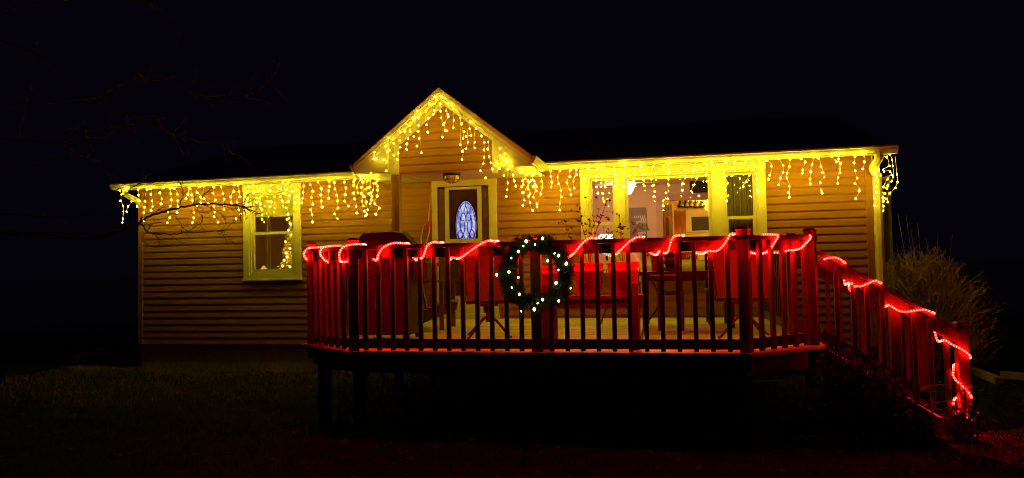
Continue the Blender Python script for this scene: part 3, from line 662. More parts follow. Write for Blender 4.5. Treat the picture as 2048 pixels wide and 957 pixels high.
# railings: lines of post centres
Lc, Fl, Fr, Rc = V((-3.83, -3.83, 0)), V((-3.035, -4.50, 0)), V((P(1490, 580, -4.5).x, -4.50, 0)), V((1.375, -3.83, 0))
Fm = V((P(1073, 580, -4.5).x, -4.50, 0))
BALME = {}
def rail(a, b, n, parent, skip_end=False):
    t = (b-a).normalized(); o_ = V((t.y, -t.x, 0))
    if o_.dot(a-V((-1.2, -2.0, 0))) < 0: o_ = -o_
    Ln = (b-a).length
    m = MB(); m.beam(a+t*0.05+V((0, 0, 0.953)), b-t*0.05+V((0, 0, 0.953)), 0.036, 0.09); ob('rail_board', m, M['stain'], parent)
    m = MB(); m.beam(a+t*0.05+V((0, 0, 0.07)), b-t*0.05+V((0, 0, 0.07)), 0.036, 0.09); ob('bottom_rail', m, M['stain'], parent)
    for k in range(n):
        p = a+t*(Ln*(k+1)/(n+1))+o_*0.039
        if 'b' not in BALME:
            mm = MB(); mm.cham(-0.02, 0.02, -0.02, 0.02, 0.008, 0.998, 0.004); BALME['b'] = mm.mesh('baluster', M['stain'])
        q = link('baluster', BALME['b'], parent, p); q.rotation_euler = (R.uniform(-.004, .004), R.uniform(-.006, .006), math.atan2(t.y, t.x)+R.uniform(-.05, .05))
def cap(pts, parent, w=0.125):
    m = MB(); z0, z1 = 1.0, 1.037; L_, Rr = [], []
    for i, p in enumerate(pts):
        d0 = (pts[i]-pts[i-1]).normalized() if i else (pts[1]-pts[0]).normalized(); d1 = (pts[i+1]-pts[i]).normalized() if i < len(pts)-1 else d0
        n0 = V((d0.y, -d0.x, 0)); n1 = V((d1.y, -d1.x, 0)); mm = (n0+n1).normalized(); k = 1/max(.5, mm.dot(n0)); L_.append(p+mm*(w/2+0.02)*k); Rr.append(p-mm*(w/2-0.02)*k)
    for i in range(len(pts)-1):
        m_ = MB(); m_.prism([L_[i]+V((0, 0, z0)), L_[i+1]+V((0, 0, z0)), Rr[i+1]+V((0, 0, z0)), Rr[i]+V((0, 0, z0))], (0, 0, z1-z0)); ob('cap_rail', m_, M['stain'], parent)
def newel(p, z0, z1, parent, rot=0.0, name='rail_post'):
    m = MB(); m.cham(-0.048, 0.048, -0.048, 0.048, z0, z1-0.035, 0.003); m.add(sum([[(-r_, -r_, z), (r_, -r_, z), (r_, r_, z), (-r_, r_, z)] for r_, z in ((0.05, z1-0.0345), (0.056, z1-0.02), (0.038, z1), )], []), [(3, 2, 1, 0), (8, 9, 10, 11)]+[(k*4+i, k*4+(i+1) % 4, k*4+4+(i+1) % 4, k*4+4+i) for k in (0, 1) for i in range(4)])
    o = link(name, m.mesh(name, M['stain']), parent, p); o.rotation_euler[2] = rot; return o
for p, r_ in ((Lc, 0.35), (Fl, 0.35), (Fm, 0), (Fr, -0.38), (Rc, -0.38)): newel(p+V((0, 0, 0)), -0.16, 1.005 if p is Fm else 1.115, deck, r_)
rail(Lc, Fl, 6, deck); rail(Fl, Fm, 12, deck); rail(Fm, Fr, 12, deck); rail(Fr, Rc, 5, deck)
Ls = V((-3.83, -0.10, 0)); rail(Ls, Lc, 22, deck); newel(Ls, -0.02, 1.0, deck)
Re0, Re1 = V((1.375, -2.72, 0)), V((1.375, -0.10, 0)); newel(Re0, -0.16, 1.115, deck); newel(Re1, -0.02, 1.0, deck); rail(Re0, Re1, 16, deck)
cap([Ls, Lc, Fl, Fm, Fr, Rc], deck); cap([Re0, Re1], deck)

# ------------------------------------------------------------------ steps down to the lawn
SY0, SY1 = -3.83, -2.72
pe = P(1926, 750, SY0); ex = pe.x
st = thing('deck_steps', 'dark wooden steps with a railing down to the lawn on the right', 'steps', (ex, (SY0+SY1)/2, GZ))
nst = 5; run = (ex+0.12-1.49)/nst
for k in range(4):
    z = -0.17*(k+1); x = 1.49+run*k
    for j in (0, 1):
        m = MB(); m.cham(x-0.015+j*run*0.5, x+run*0.5-0.02+j*run*0.5, SY0+0.06, SY1-0.06, z-0.03, z); ob('tread', m, M['floor'], st)
    m = MB(); m.box(x-0.002, x+0.018, SY0+0.061, SY1-0.061, z+0.001, z+0.135); ob('riser', m, M['stain'], st)
m = MB(); m.box(1.49+run*4-0.002, 1.49+run*4+0.018, SY0+0.061, SY1-0.061, GZ, -0.715); ob('riser', m, M['stain'], st)
for y in (SY0+0.02, SY1-0.058):
    m = MB(); m.prism([(1.49, y, -0.04), (1.49+run*4.6, y, -0.04-0.17*4.6), (1.49+run*4.7, y, GZ-0.05), (1.49+run*3.5, y, GZ-0.05), (1.49, y, -0.36)], (0, 0.038, 0)); ob('stringer', m, M['stain'], st)
ta = P(1650, 508, SY0); tb = P(1908, 655, SY0)
for side, y in ((0, SY0), (1, SY1)):
    a = V((1.44, y, ta.z+(1.44-ta.x)*(tb.z-ta.z)/(tb.x-ta.x))); b = V((ex-0.02, y, tb.z+(ex-0.02-tb.x)*(tb.z-ta.z)/(tb.x-ta.x)))
    if side: a.z -= 0.0; 
    m = MB(); m.beam(a-V((0, 0, 0.018)), b-V((0, 0, 0.018)), 0.13, 0.034); ob('hand_rail', m, M['stain'], st)
    m = MB(); m.beam(a-V((0, 0, 0.085)), b-V((0, 0, 0.085)), 0.036, 0.10); ob('rail_board', m, M['stain'], st)
    m = MB(); m.beam(a-V((0, 0, 0.80)), b-V((0, 0, 0.80)), 0.036, 0.085); ob('bottom_rail', m, M['stain'], st)
    sl_ = (b.z-a.z)/(b.x-a.x)
    for px in (1673, 1706, 1733, 1763, 1793, 1824, 1855, 1887):
        x = P(px, 640, SY0).x; zt = a.z+(x-a.x)*sl_-0.037
        if px == 1793:
            m = MB(); m.cham(x-0.045, x+0.045, y-0.045+0.066, y+0.045+0.066, max(GZ-0.02, zt-1.25), zt+0.02-0.06); ob('rail_post', m, M['stain'], st); continue
        m = MB(); m.cham(x-0.02, x+0.02, y-0.059, y-0.019, zt-0.86, zt-0.012, 0.003); ob('baluster', m, M['stain'], st)
    newel(V((ex, y, 0)), GZ-0.02, P(1920, 643, SY0).z, st)

# ------------------------------------------------------------------ things on the deck
# covered grill cart behind the left corner
gY = -3.35; g0 = P(733, 600, gY).x; g1 = P(832, 600, gY).x; gt = P(770, 463, gY).z; gb = P(770, 489, gY).z
grill = thing('barbecue_grill', 'black gas grill with rounded lid behind the left railing', 'grill', ((g0+g1)/2, gY, 0))
la, lb = P(714, 480, gY).x, P(831, 480, gY).x; sh_ = 0.90
m = MB(); m.cham(g0, g1, gY-0.25, gY+0.25, 0.07, sh_-0.17); ob('cabinet', m, M['grill'], grill)
for s in (0, 1):
    xa = g0+0.02+s*(g1-g0)/2; xb = g0-0.02+(s+1)*(g1-g0)/2
    m = MB(); m.cham(xa, xb, gY-0.268, gY-0.251, 0.10, sh_-0.22); d_ = ob('door', m, M['grill'], grill)
    m = MB(); xh = xb-0.05 if s == 0 else xa+0.05; m.tube([(xh, gY-0.269, 0.55), (xh, gY-0.30, 0.54), (xh, gY-0.30, 0.36), (xh, gY-0.269, 0.35)], 0.008, 6); ob('handle', m, M['steel'], d_)
m = MB(); m.cham(la-0.02, lb+0.02, gY-0.28, gY+0.27, sh_-0.165, sh_, 0.01); ob('firebox', m, M['grill'], grill)
m = MB(); prof = [(-0.27, 0.003), (-0.275, 0.10), (-0.22, 0.22), (-0.10, gt-sh_-0.015), (0.05, gt-sh_), (0.18, gt-sh_-0.05), (0.26, 0.16), (0.265, 0.003)]
nn = 7; rows = []
for i in range(nn):
    u = i/(nn-1); x = la+(lb-la)*u; k = 1-0.10*(2*u-1)**4-(0.22 if i in (0, nn-1) else 0)
    if i == nn-1: k = 0.60
    if i == nn-2: k = 0.93
    rows.append([V((x, gY+y*(0.97 if i in (0, nn-1) else 1), sh_+0.003+max(0, z-0.003)*k)) for y, z in prof])
m.v = [tuple(p) for r_ in rows for p in r_]; q = len(prof); m.f = [(i*q+j, i*q+(j+1) % q, (i+1)*q+(j+1) % q, (i+1)*q+j) for i in range(nn-1) for j in range(q)]+[tuple(range(q)), tuple(range((nn-1)*q, nn*q))]
lid = ob('lid', m, M['grill'], grill)
m = MB(); m.tube([(la+0.08, gY-0.27, sh_+0.12), (la+0.08, gY-0.325, sh_+0.13), (lb-0.1, gY-0.325, sh_+0.13), (lb-0.1, gY-0.27, sh_+0.12)], 0.012, 8); ob('handle', m, M['steel'], lid)
for x in (la+0.09, la+0.22, la+0.35, la+0.48):
    m = MB(); m.lathe([(0.028, -0.295), (0.032, -0.281)], (x, gY, sh_-0.08), 14, 'y'); ob('knob', m, M['black'], grill)
sx = P(868, 520, gY).x
m = MB(); m.cham(lb+0.021, sx, gY-0.24, gY+0.22, sh_-0.075, sh_-0.03, 0.008); ob('side_shelf', m, M['grill'], grill)
m = MB(); m.box(lb+0.03, sx-0.02, gY-0.2, gY+0.18, sh_-0.20, sh_-0.076); ob('side_burner', m, M['black'], grill)
m = MB(); m.cham(la-0.26, la-0.021, gY-0.24, gY+0.22, sh_-0.075, sh_-0.03, 0.008); ob('side_shelf', m, M['grill'], grill)
for x in (g0+0.06, g1-0.06):
    for y in (gY-0.2, gY+0.2):
        m = MB(); m.lathe([(0.033, x-0.015), (0.036, x), (0.033, x+0.015)], (0, 0, 0), 12); m.v = [(z, y+a_, 0.037+b_) for a_, b_, z in m.v]; ob('caster', m, M['black'], grill)

# adirondack chair facing right beside the door
aY = -1.9; c0 = P(842, 640, aY).x; c1 = P(906, 640, aY).x
ad = thing('adirondack_chair', 'weathered wooden adirondack chair beside the door, facing right', 'chair', ((c0+c1)/2, aY, 0))
za = P(870, 563, aY).z; zs1 = P(895, 601, aY).z; zs0 = P(850, 622, aY).z; hw = 0.27; Ax = lambda px: P(px, 600, aY).x
for s in (-1, 1):
    y = aY+s*hw
    m = MB(); m.prism([(c0-0.02, y-s*0.06-0.045, za-0.012), (c1+0.01, y-0.065, za-0.012), (c1+0.03, y-0.03, za-0.012), (c1+0.03, y+0.03, za-0.012), (c1+0.01, y+0.065, za-0.012), (c0-0.02, y-s*0.06+0.045, za-0.012)], (0, 0, 0.022)); ob('arm', m, M['wood'], ad)
    m = MB(); m.box(c1-0.10, c1-0.045, y-0.012, y+0.012, 0.0+0.004, za-0.013); 
    ob('leg', m, M['wood'], ad)
    m = MB(); m.prism([(c1, y-s*0.026-0.011, zs1-0.03), (c1-0.02, y-s*0.026-0.011, zs1-0.14), (c0-0.18, y-s*0.026-0.011, 0.004), (c0-0.28, y-s*0.026-0.011, 0.004), (c0-0.05, y-s*0.026-0.011, zs0-0.05)], (0, 0.022, 0)); ob('side_rail', m, M['wood'], ad)
    m = MB(); m.beam((c0-0.06, y-s*0.05, za-0.014), (c0+0.03, y-s*0.05, zs0-0.10), 0.02, 0.06, (0, 1, 0)); ob('arm_support', m, M['wood'], ad)
for k in range(6):
    u = k/6; x = c0+0.02+(c1-c0)*u; z = zs0+(zs1-zs0)*min(1, u*1.2)
    m = MB(); m.cham(x, x+(c1-c0)/6-0.008, aY-hw+0.015, aY+hw-0.015, z-0.02, z, 0.005); ob('seat_slat', m, M['wood'], ad)
for k in range(6):
    y = aY-0.2+0.08*k; hgt = 0.62+0.08*math.sin(math.pi*(k+.5)/6)
    m = MB(); m.beam((c0+0.01, y, zs0-0.02), (c0-0.25, y, zs0+hgt), 0.068, 0.018, (1, 0, 0)); ob('back_slat', m, M['wood'], ad)
# folded boards resting on its seat
m = None
# swivel sling patio chairs
def sling_chair(label):
    t = thing('patio_chair', label, 'chair', (0, 0, 0), 'swivel sling chairs on the deck')
    seat_z = 0.42
    def strip(a, b, w0, w1, bulge, nm):
        m = MB(); n = 10; a = V(a); b = V(b)
        for k in range(n+1):
            u = k/n; p = a+(b-a)*u; w = w0+(w1-w0)*u; s_ = bulge*math.sin(math.pi*u); d = V((0, s_, -abs(s_)*0.3))
            m.v += [tuple(p+d+V((-w/2, 0, 0))), tuple(p+d*1.3+V((0, 0, -0.006))), tuple(p+d+V((w/2, 0, 0)))]
        th = V((0, 0.006, 0.004)); q = len(m.v); m.v += [tuple(V(v_)+th) for v_ in m.v]
        for k in range(n):
            for j in (0, 1):
                i = k*3+j; m.f += [(i, i+1, i+4, i+3), (q+i+3, q+i+4, q+i+1, q+i)]
        return ob(nm, m, M['sling'], t, True)
    strip((0, -0.24, 0.44), (0, -0.46, 1.02), 0.50, 0.56, -0.03, 'backrest'); strip((0, -0.22, 0.43), (0, 0.26, 0.47), 0.50, 0.52, 0.0, 'seat')
    for s in (-1, 1):
        m = MB(); m.tube(smooth_path([(s*0.30, -0.47, 1.05), (s*0.29, -0.40, 0.86), (s*0.275, -0.27, 0.48), (s*0.265, -0.2, 0.42), (s*0.27, 0.1, 0.43), (s*0.28, 0.26, 0.46), (s*0.27, 0.29, 0.43)]), 0.014, 6); ob('side_frame', m, M['bronze'], t)
        m = MB(); m.tube(smooth_path([(s*0.295, -0.36, 0.72), (s*0.33, -0.30, 0.68), (s*0.34, 0.0, 0.66), (s*0.335, 0.2, 0.65), (s*0.30, 0.24, 0.58), (s*0.275, 0.15, 0.44)]), 0.015, 6); ob('arm', m, M['bronze'], t)
    for y, z in ((-0.2, 0.405), (0.14, 0.405)):
        m = MB(); m.tube([(-0.262, y, z), (0.262, y, z)], 0.013, 6); ob('cross_bar', m, M['bronze'], t)
    m = MB(); m.box(-0.10, 0.10, -0.18, 0.13, 0.365, 0.391); ob('swivel_plate', m, M['bronze'], t)
    m = MB(); m.lathe([(0.032, 0.18), (0.032, 0.30), (0.045, 0.31), (0.045, 0.364)], (0, -0.02, 0), 12); ob('pedestal', m, M['bronze'], t)
    for k in range(4):
        g = k*math.pi/2+0.75; d = V((math.cos(g), math.sin(g), 0)); c = V((0, -0.02, 0))
        m = MB(); m.tube(smooth_path([c+d*0.025+V((0, 0, 0.24)), c+d*0.12+V((0, 0, 0.19)), c+d*0.30+V((0, 0, 0.04)), c+d*0.34+V((0, 0, 0.02))]), 0.014, 6); ob('leg', m, M['bronze'], t)
    return t
ch1 = sling_chair('tan sling swivel chair between the door and the wreath')
f = atz(976, 676, 0.0); ch1.location = (f.x, f.y+0.05, 0.0); ch1.rotation_euler[2] = 0.30
ch2 = copy_tree(ch1); ch2['label'] = 'tan sling swivel chair turned askew near the right corner post'
f = atz(1462, 677, 0.0); ch2.location = (f.x+0.14, f.y+0.05, 0.0); ch2.rotation_euler[2] = -0.12
# table with things on it
tY = -1.55; ta0 = P(1276, 545, tY); ta1 = P(1470, 545, tY); tz = P(1370, 543, tY-0.42).z
tb_ = thing('patio_table', 'dark patio table under the large window', 'table', ((ta0.x+ta1.x)/2, tY, 0))
m = MB(); m.cham(ta0.x, ta1.x, tY-0.42, tY+0.42, tz-0.045, tz, 0.01); ob('table_top', m, M['dkwood'], tb_)
m = MB(); m.box(ta0.x+0.08, ta1.x-0.08, tY-0.34, tY+0.34, tz-0.12, tz-0.046); ob('apron', m, M['dkwood'], tb_)
for x in (ta0.x+0.09, ta1.x-0.09):
    for y in (tY-0.33, tY+0.33):
        m = MB(); m.cham(x-0.035, x+0.035, y-0.035, y+0.035, 0.004, tz-0.047); ob('leg', m, M['dkwood'], tb_)
m = MB(); m.cham(P(1300, 545, tY-0.43).x, P(1361, 545, tY-0.43).x, tY-0.45, tY-0.43, tz-0.055, tz-0.035); o = ob('table_runner_clip', m, M['paper'], tb_)
def bucket(x, y, z, r, h, label, group, name='red_bucket'):
    t = thing(name, label, 'bucket', (x, y, z), group)
    m = MB(); m.lathe([(r*0.84, z+0.002), (r*0.86, z+0.004), (r*0.93, z+h*0.72), (r*0.99, z+h*0.725), (r*0.99, z+h*0.76), (r*0.95, z+h*0.765), (r*0.97, z+h*0.9), (r*1.03, z+h*0.905), (r*1.03, z+h), (r*0.96, z+h), (r*0.93, z+h*0.88), (0.01, z+h*0.88)], (x, y, 0), 28); ob('body', m, M['red'], t, True)
    m = MB(); n = 16; m.tube([(x+r*1.05*math.cos(g), y-0.02-r*1.05*math.sin(g)*0.95, z+h*0.78-abs(math.sin(g))*h*0.42) for g in [math.pi*k/n for k in range(n+1)]], 0.004, 5); ob('handle', m, M['steel'], t)
    return t
bY = -4.17; zb_ = P(1200, 590, bY).z; hb = P(1200, 525, bY).z-zb_
B1 = bucket(P(1177, 560, bY).x, bY, zb_, (P(1208, 560, bY).x-P(1146, 560, bY).x)/2, hb, 'red bucket of leggy stems nearest the wreath', 'red buckets on the bench')
B2 = bucket(P(1247, 560, bY).x, bY, zb_, (P(1279, 560, bY).x-P(1215, 560, bY).x)/2, hb, 'red bucket on the right end of the bench', 'red buckets on the bench')
B0 = bucket(P(1098, 555, bY+0.06).x, bY+0.06, zb_, 0.13, hb*0.92, 'red bucket half hidden behind the wreath', 'red buckets on the bench')
bx0, bx1 = P(1060, 600, bY).x, P(1288, 600, bY).x
bn = thing('bench', 'low plank bench holding the red buckets behind the railing', 'bench', ((bx0+bx1)/2, bY, 0))
for k in range(3):
    m = MB(); y = bY-0.17+k*0.115; m.cham(bx0, bx1, y, y+0.108, zb_-0.038, zb_-0.001, 0.004); ob('seat_plank', m, M['wood'], bn)
m = MB(); m.box(bx0+0.02, bx1-0.02, bY-0.155, bY-0.12, zb_-0.12, zb_-0.039); ob('apron', m, M['wood'], bn)
for px in (1096, 1268):
    x = P(px, 640, bY-0.13).x
    for y, zt in ((bY-0.19, zb_+0.11), (bY+0.16, zb_-0.04)):
        m = MB(); m.cham(x-0.048, x+0.048, y-0.035, y+0.035 if zt < zb_ else y+0.018, 0.004, zt); ob('leg', m, M['wood'], bn)
q = P(1314, 536, tY-0.2); m = MB()
B3 = bucket(q.x, tY-0.2, tz, (P(1326, 520, tY-0.2).x-P(1301, 520, tY-0.2).x)/2, P(1314, 499, tY-0.2).z-tz, 'small red bucket standing on the dark table', None)
q = P(1341, 536, tY-0.25)
gp = thing('potted_grass', 'small pot of dry ornamental grass on the dark table', 'potted plant', (q.x, tY-0.25, tz))
m = MB(); m.lathe([(0.05, tz+0.002), (0.07, tz+0.1), (0.075, tz+0.1), (0.075, tz+0.115), (0.01, tz+0.112)], (q.x, tY-0.25, 0), 16); ob('pot', m, M['black'], gp, True)
m = MB()
for i in range(190):
    g = R.uniform(0, 6.283); l = R.uniform(0.10, 0.26); d = V((math.cos(g), math.sin(g), 0)); s_ = R.uniform(0.03, 0.15); b = V((q.x, tY-0.25, tz+0.11))+d*0.03
    m.tube([b, b+d*s_*0.4+V((0, 0, l*.7)), b+d*s_+V((0, 0, l*R.uniform(.75, 1.0)))], 0.002, 3, 0.0007, cap=False)
ob('blades', m, M['straw'], gp, kind='stuff')
# red sign and black-and-white card on the window ledge
sY = -0.14
s0, s1 = P(1338, 520, sY), P(1395, 507, sY); z0 = P(1367, 520, sY).z; z1 = P(1367, 505, sY).z
sg = thing('red_sign', 'narrow red sign with white lettering standing below the large window', 'sign', ((s0.x+s1.x)/2, sY, z0))
m = MB(); m.cham(s0.x, s1.x, sY, sY+0.02, z0, z1); ob('board', m, M['signred'], sg)
c = P(1377, 516, sY); text('in', (c.x, sY-0.004, c.z), 0.11, M['paper'], sg)
m = MB()
for py in (510, 517):
    c = P(1386, py, sY); m.tube([(c.x-0.045, sY-0.004, c.z-0.02), (c.x, sY-0.004, c.z+0.02), (c.x+0.045, sY-0.004, c.z-0.02)], 0.009, 4)
ob('chevron', m, M['paper'], sg, kind='stuff')
lz = z0-0.004; m = MB(); m.cham(P(1285, 520, sY).x, P(1420, 520, sY).x, -0.19, -0.078, lz-0.02, lz)
o = ob('ledge_shelf', m, M['white'], house)
cX = P(1292, 512, sY); t = thing('scroll_card', 'pale card with dark scrollwork left of the red sign', 'card', (cX.x, sY, lz))
m = MB(); m.cham(cX.x-0.085, cX.x+0.08, sY, sY+0.012, lz, lz+0.20); ob('card', m, M['white'], t)
m = MB()
for k in range(3):
    m.tube([(cX.x-0.03+0.05*(k % 2)+0.03*math.cos(g*.6), sY-0.003, lz+0.05+0.05*k+0.025*math.sin(g*.6)) for g in range(10)], 0.006, 4)
ob('scroll', m, M['lead'], t, kind='stuff')
# ladder back chair
lY = -1.0; l0, l1 = P(1410, 540, lY).x, P(1456, 540, lY).x
lc_ = thing('ladder_back_chair', 'dark ladder back chair behind the table under the right casement', 'chair', ((l0+l1)/2, lY, 0)); lt = P(1430, 497, lY).z
for x in (l0, l1-0.03):
    m = MB(); m.cham(x, x+0.035, lY, lY+0.035, 0.004, lt); ob('leg', m, M['dkwood'], lc_)
    m = MB(); m.cham(x, x+0.035, lY-0.42, lY-0.385, 0.004, 0.43); ob('leg', m, M['dkwood'], lc_)
for py in (511, 523.5, 536.5):
    z = P(1430, py, lY).z; m = MB(); m.box(l0+0.036, l1-0.031, lY+0.008, lY+0.028, z-0.022, z+0.022); ob('back_slat', m, M['dkwood'], lc_)
m = MB(); m.cham(l0-0.01, l1+0.015, lY-0.44, lY+0.04, 0.432, 0.462); ob('seat', m, M['dkwood'], lc_)
lc2 = copy_tree(lc_); lc2['label'] = 'dark ladder back chair half hidden behind the right red bucket'
for o_ in (lc_, lc2): o_['group'] = 'ladder back chairs on the deck'
lc2.location.x += P(1237, 540, lY).x-(l0+l1)/2; lc2.location.y += 0.06
# hoop hose and wall outlet, leaning screen, door cord
hp = [(1291, 552), (1302, 560), (1311, 575), (1317, 592), (1316, 610), (1309, 625), (1300, 637), (1291, 650), (1286, 662), (1283, 672)]
m = MB(); m.tube(smooth_path([P(a, b, -1.9-0.06*i) for i, (a, b) in enumerate(hp)][:-1]+[atz(1280, 690, 0.012)]), 0.013, 6)
tag(ob('garden_hose', m, M['hose']), 'dark curved garden hose looping down beside the table', 'hose')
m = MB(); m.tube(smooth_path([P(1228, 598, -2.4), P(1219, 608, -2.4), P(1210, 622, -2.4), P(1204, 640, -2.4), atz(1203, 648, 0.012)]), 0.011, 6)
tag(ob('bent_rod', m, M['steel']), 'bent grey metal rod under the bench, left of the garden hose', 'rod')
q0, q1 = P(1279, 551, -0.03), P(1287, 563, -0.03)
ot = thing('outlet_box', 'small pale outlet box on the siding under the large window', 'outlet', (q0.x, 0, q1.z))
m = MB(); m.cham(q0.x, q1.x, -0.065, -0.022, q1.z, q0.z, 0.004); ob('cover', m, M['white'], ot)
m = MB(); m.tube([((q0.x+q1.x)/2, -0.04, q1.z-0.001), ((q0.x+q1.x)/2, -0.035, q1.z-0.25)], 0.012, 6); ob('conduit', m, M['white'], ot)
s0 = P(1541, 600, -0.5)
sc = thing('leaning_screen', 'pale framed screen leaning on the wall near the right deck end', 'screen', (s0.x, -0.3, 0))
for k, (dx, mt, nm) in enumerate(((0.0, 'white', 'frame_stile'), (0.24, 'white', 'frame_stile'))):
    m = MB(); m.beam((s0.x+dx, -0.42, 0.012), (s0.x+dx, -0.10, 1.02), 0.045, 0.03, (0, -1, 0)); ob(nm, m, M[mt], sc)
m = MB(); m.beam((s0.x+0.12, -0.41, 0.03), (s0.x+0.12, -0.105, 1.0), 0.19, 0.008, (0, -1, 0)); ob('panel', m, M['brownp'], sc)
cp = [(862, 358), (861, 400), (858, 425), (857, 445), (857, 447), (849, 450), (845, 462), (842, 480), (846, 500)]
m = MB(); m.tube(smooth_path([P(a, b, -0.05) for a, b in cp]), 0.010, 6)
ec = thing('extension_cord', 'orange extension cord hanging down the wall left of the door', 'cord', P(862, 358, -0.05)); ob('cable', m, M['cord'], ec)
m = MB(); m.tube(smooth_path([P(a, b, -0.055) for a, b in ((857, 447), (859, 460), (857, 470), (853, 485), (852, 500))]), 0.010, 6); ob('cable', m, M['cord'], ec)
q = P(857, 448, -0.065); m = MB(); m.cham(q.x-0.03, q.x+0.03, -0.09, -0.03, q.z-0.05, q.z+0.04); ob('plug', m, M['red'], ec)
# ------------------------------------------------------------------ icicle lights
def crop(ox, oy, s, pts): return [(ox+x/s, oy+y/s) for x, y in pts]
A_ = (210, 350, 8.7); B_ = (400, 350, 8.7); C_ = (590, 340, 8.7); D_ = (700, 220, 8.7); E_ = (800, 170, 8.7); F_ = (900, 250, 8.7); G_ = (1000, 320, 8.7); H_ = (1150, 310, 8.7); I_ = (1340, 300, 8.7); J_ = (1530, 290, 8.7); K_ = (1690, 290, 6.379)
LEFT = [(A_, [(255, 275), (283, 345), (268, 455), (320, 543), (320, 643), (313, 765), (300, 832)]), (A_, [(360, 243), (465, 465), (402, 550), (375, 643)]), (A_, [(578, 262), (580, 357), (597, 455), (560, 553)]), (A_, [(735, 262), (698, 462), (688, 565), (675, 660), (672, 812)]), (A_, [(793, 245), (800, 342), (820, 457), (828, 553), (798, 622)]), (A_, [(1015, 232), (953, 318), (985, 420), (978, 508)]), (A_, [(1137, 235), (1145, 330), (1155, 438), (1138, 543), (1090, 645), (1130, 743), (1085, 832)]), (A_, [(1200, 245), (1260, 340), (1265, 450), (1270, 553), (1255, 655)]), (A_, [(1460, 220), (1443, 340), (1408, 415)]), (A_, [(1478, 242), (1510, 350), (1518, 445), (1545, 660), (1545, 750), (1523, 832)]), (A_, [(1648, 215), (1603, 308), (1665, 392), (1665, 490), (1593, 548)]),
 (B_, [(62, 198), (70, 415), (145, 500)]), (B_, [(238, 212), (228, 320), (270, 440), (240, 548), (258, 650), (243, 732), (313, 828)]), (B_, [(372, 215), (402, 332), (420, 425), (415, 605)]), (B_, [(598, 178), (588, 292), (533, 387), (545, 490)]), (B_, [(660, 185), (680, 295), (693, 383), (648, 480), (675, 610), (710, 677), (627, 770)]), (B_, [(848, 208), (828, 300), (825, 420), (808, 510), (817, 588)]), (B_, [(930, 190), (937, 300), (983, 405), (985, 473)]), (B_, [(1018, 278), (1042, 403), (1052, 508), (1078, 608), (1080, 700), (1077, 782)]), (B_, [(1238, 182), (1217, 285), (1233, 470), (1220, 550)]), (B_, [(1440, 138), (1408, 243), (1460, 327), (1430, 448)]), (B_, [(1530, 145), (1500, 260), (1557, 367), (1535, 465), (1528, 690), (1515, 775)]), (B_, [(1600, 192), (1607, 285), (1672, 380), (1650, 495)]),
 (C_, [(155, 285), (142, 397), (132, 497), (120, 577)]), (C_, [(268, 258), (310, 377), (285, 483), (313, 600), (270, 697), (302, 780), (302, 908)]), (C_, [(398, 217), (457, 328), (447, 440), (457, 545), (475, 652)]), (C_, [(597, 205), (597, 290), (587, 373), (587, 500)]), (C_, [(685, 222), (693, 333), (722, 443), (740, 543), (747, 667), (688, 765), (740, 852)]), (C_, [(860, 217), (887, 317), (875, 432), (862, 550), (932, 632)])]
PL_ = [(C_, [(1075, 20), (1045, 160), (1022, 210), (1022, 275), (1015, 408), (1038, 510), (1063, 635), (1078, 752)]), (C_, [(1172, 42), (1137, 110), (1150, 165), (1078, 310), (1090, 405)]), (C_, [(1175, 215), (1155, 305), (1155, 410), (1168, 543), (1190, 632)]), (C_, [(1215, 95), (1222, 155), (1190, 210), (1185, 455), (1205, 470), (1205, 720), (1222, 805)]), (C_, [(1282, 103), (1297, 172), (1255, 200), (1230, 340), (1243, 563), (1262, 697), (1250, 778)]), (C_, [(1322, 52), (1270, 315), (1303, 300), (1317, 403), (1283, 420), (1330, 525), (1307, 590)]), (C_, [(1375, 150), (1370, 240), (1360, 352), (1342, 465)]), (C_, [(1445, 68), (1447, 158), (1430, 195), (1405, 237), (1437, 285), (1435, 355), (1430, 460), (1390, 593), (1470, 667), (1405, 775)])]
GL = [(D_, [(428, 740), (410, 855), (458, 848), (580, 870)]), (D_, [(623, 632), (650, 735), (630, 1066)]), (D_, [(683, 705), (765, 797)]), (D_, [(668, 490), (757, 585)]), (D_, [(865, 530), (875, 652), (840, 755), (822, 868)]), (D_, [(875, 380), (950, 380), (1015, 500), (988, 595), (983, 690)]), (D_, [(972, 243), (1043, 275), (1045, 378), (1110, 465)]), (D_, [(1110, 150), (1193, 270), (1182, 377), (1200, 500), (1165, 633)]), (D_, [(1165, 30), (1190, 150), (1240, 745)]), (D_, [(1320, 30), (1363, 150), (1333, 265), (1355, 390)]), (E_, [(603, 207), (595, 335), (600, 447), (583, 515)]), (E_, [(517, 330), (447, 465)])]
GR = [(E_, [(713, 197), (700, 335), (707, 460), (713, 573), (755, 690), (737, 913)]), (E_, [(805, 455), (835, 520), (838, 555), (775, 665), (787, 793), (820, 805)]), (E_, [(840, 325), (925, 420), (935, 617), (930, 750)]), (E_, [(1050, 580), (1073, 680), (1110, 812), (1098, 930)]), (F_, [(178, 348), (217, 463), (207, 605)]), (E_, [(1225, 650), (1213, 765), (1237, 885), (1145, 900)]), (F_, [(310, 303), (280, 417)]), (F_, [(430, 303), (430, 403)]), (F_, [(455, 65), (545, 195), (597, 308), (588, 437), (593, 567), (580, 680), (530, 798), (618, 925)]), (F_, [(665, 300), (657, 422), (685, 555), (710, 660), (737, 772)]), (F_, [(870, 410), (868, 540), (825, 662), (857, 757)]), (F_, [(958, 508), (993, 630), (1007, 765), (940, 885)])]
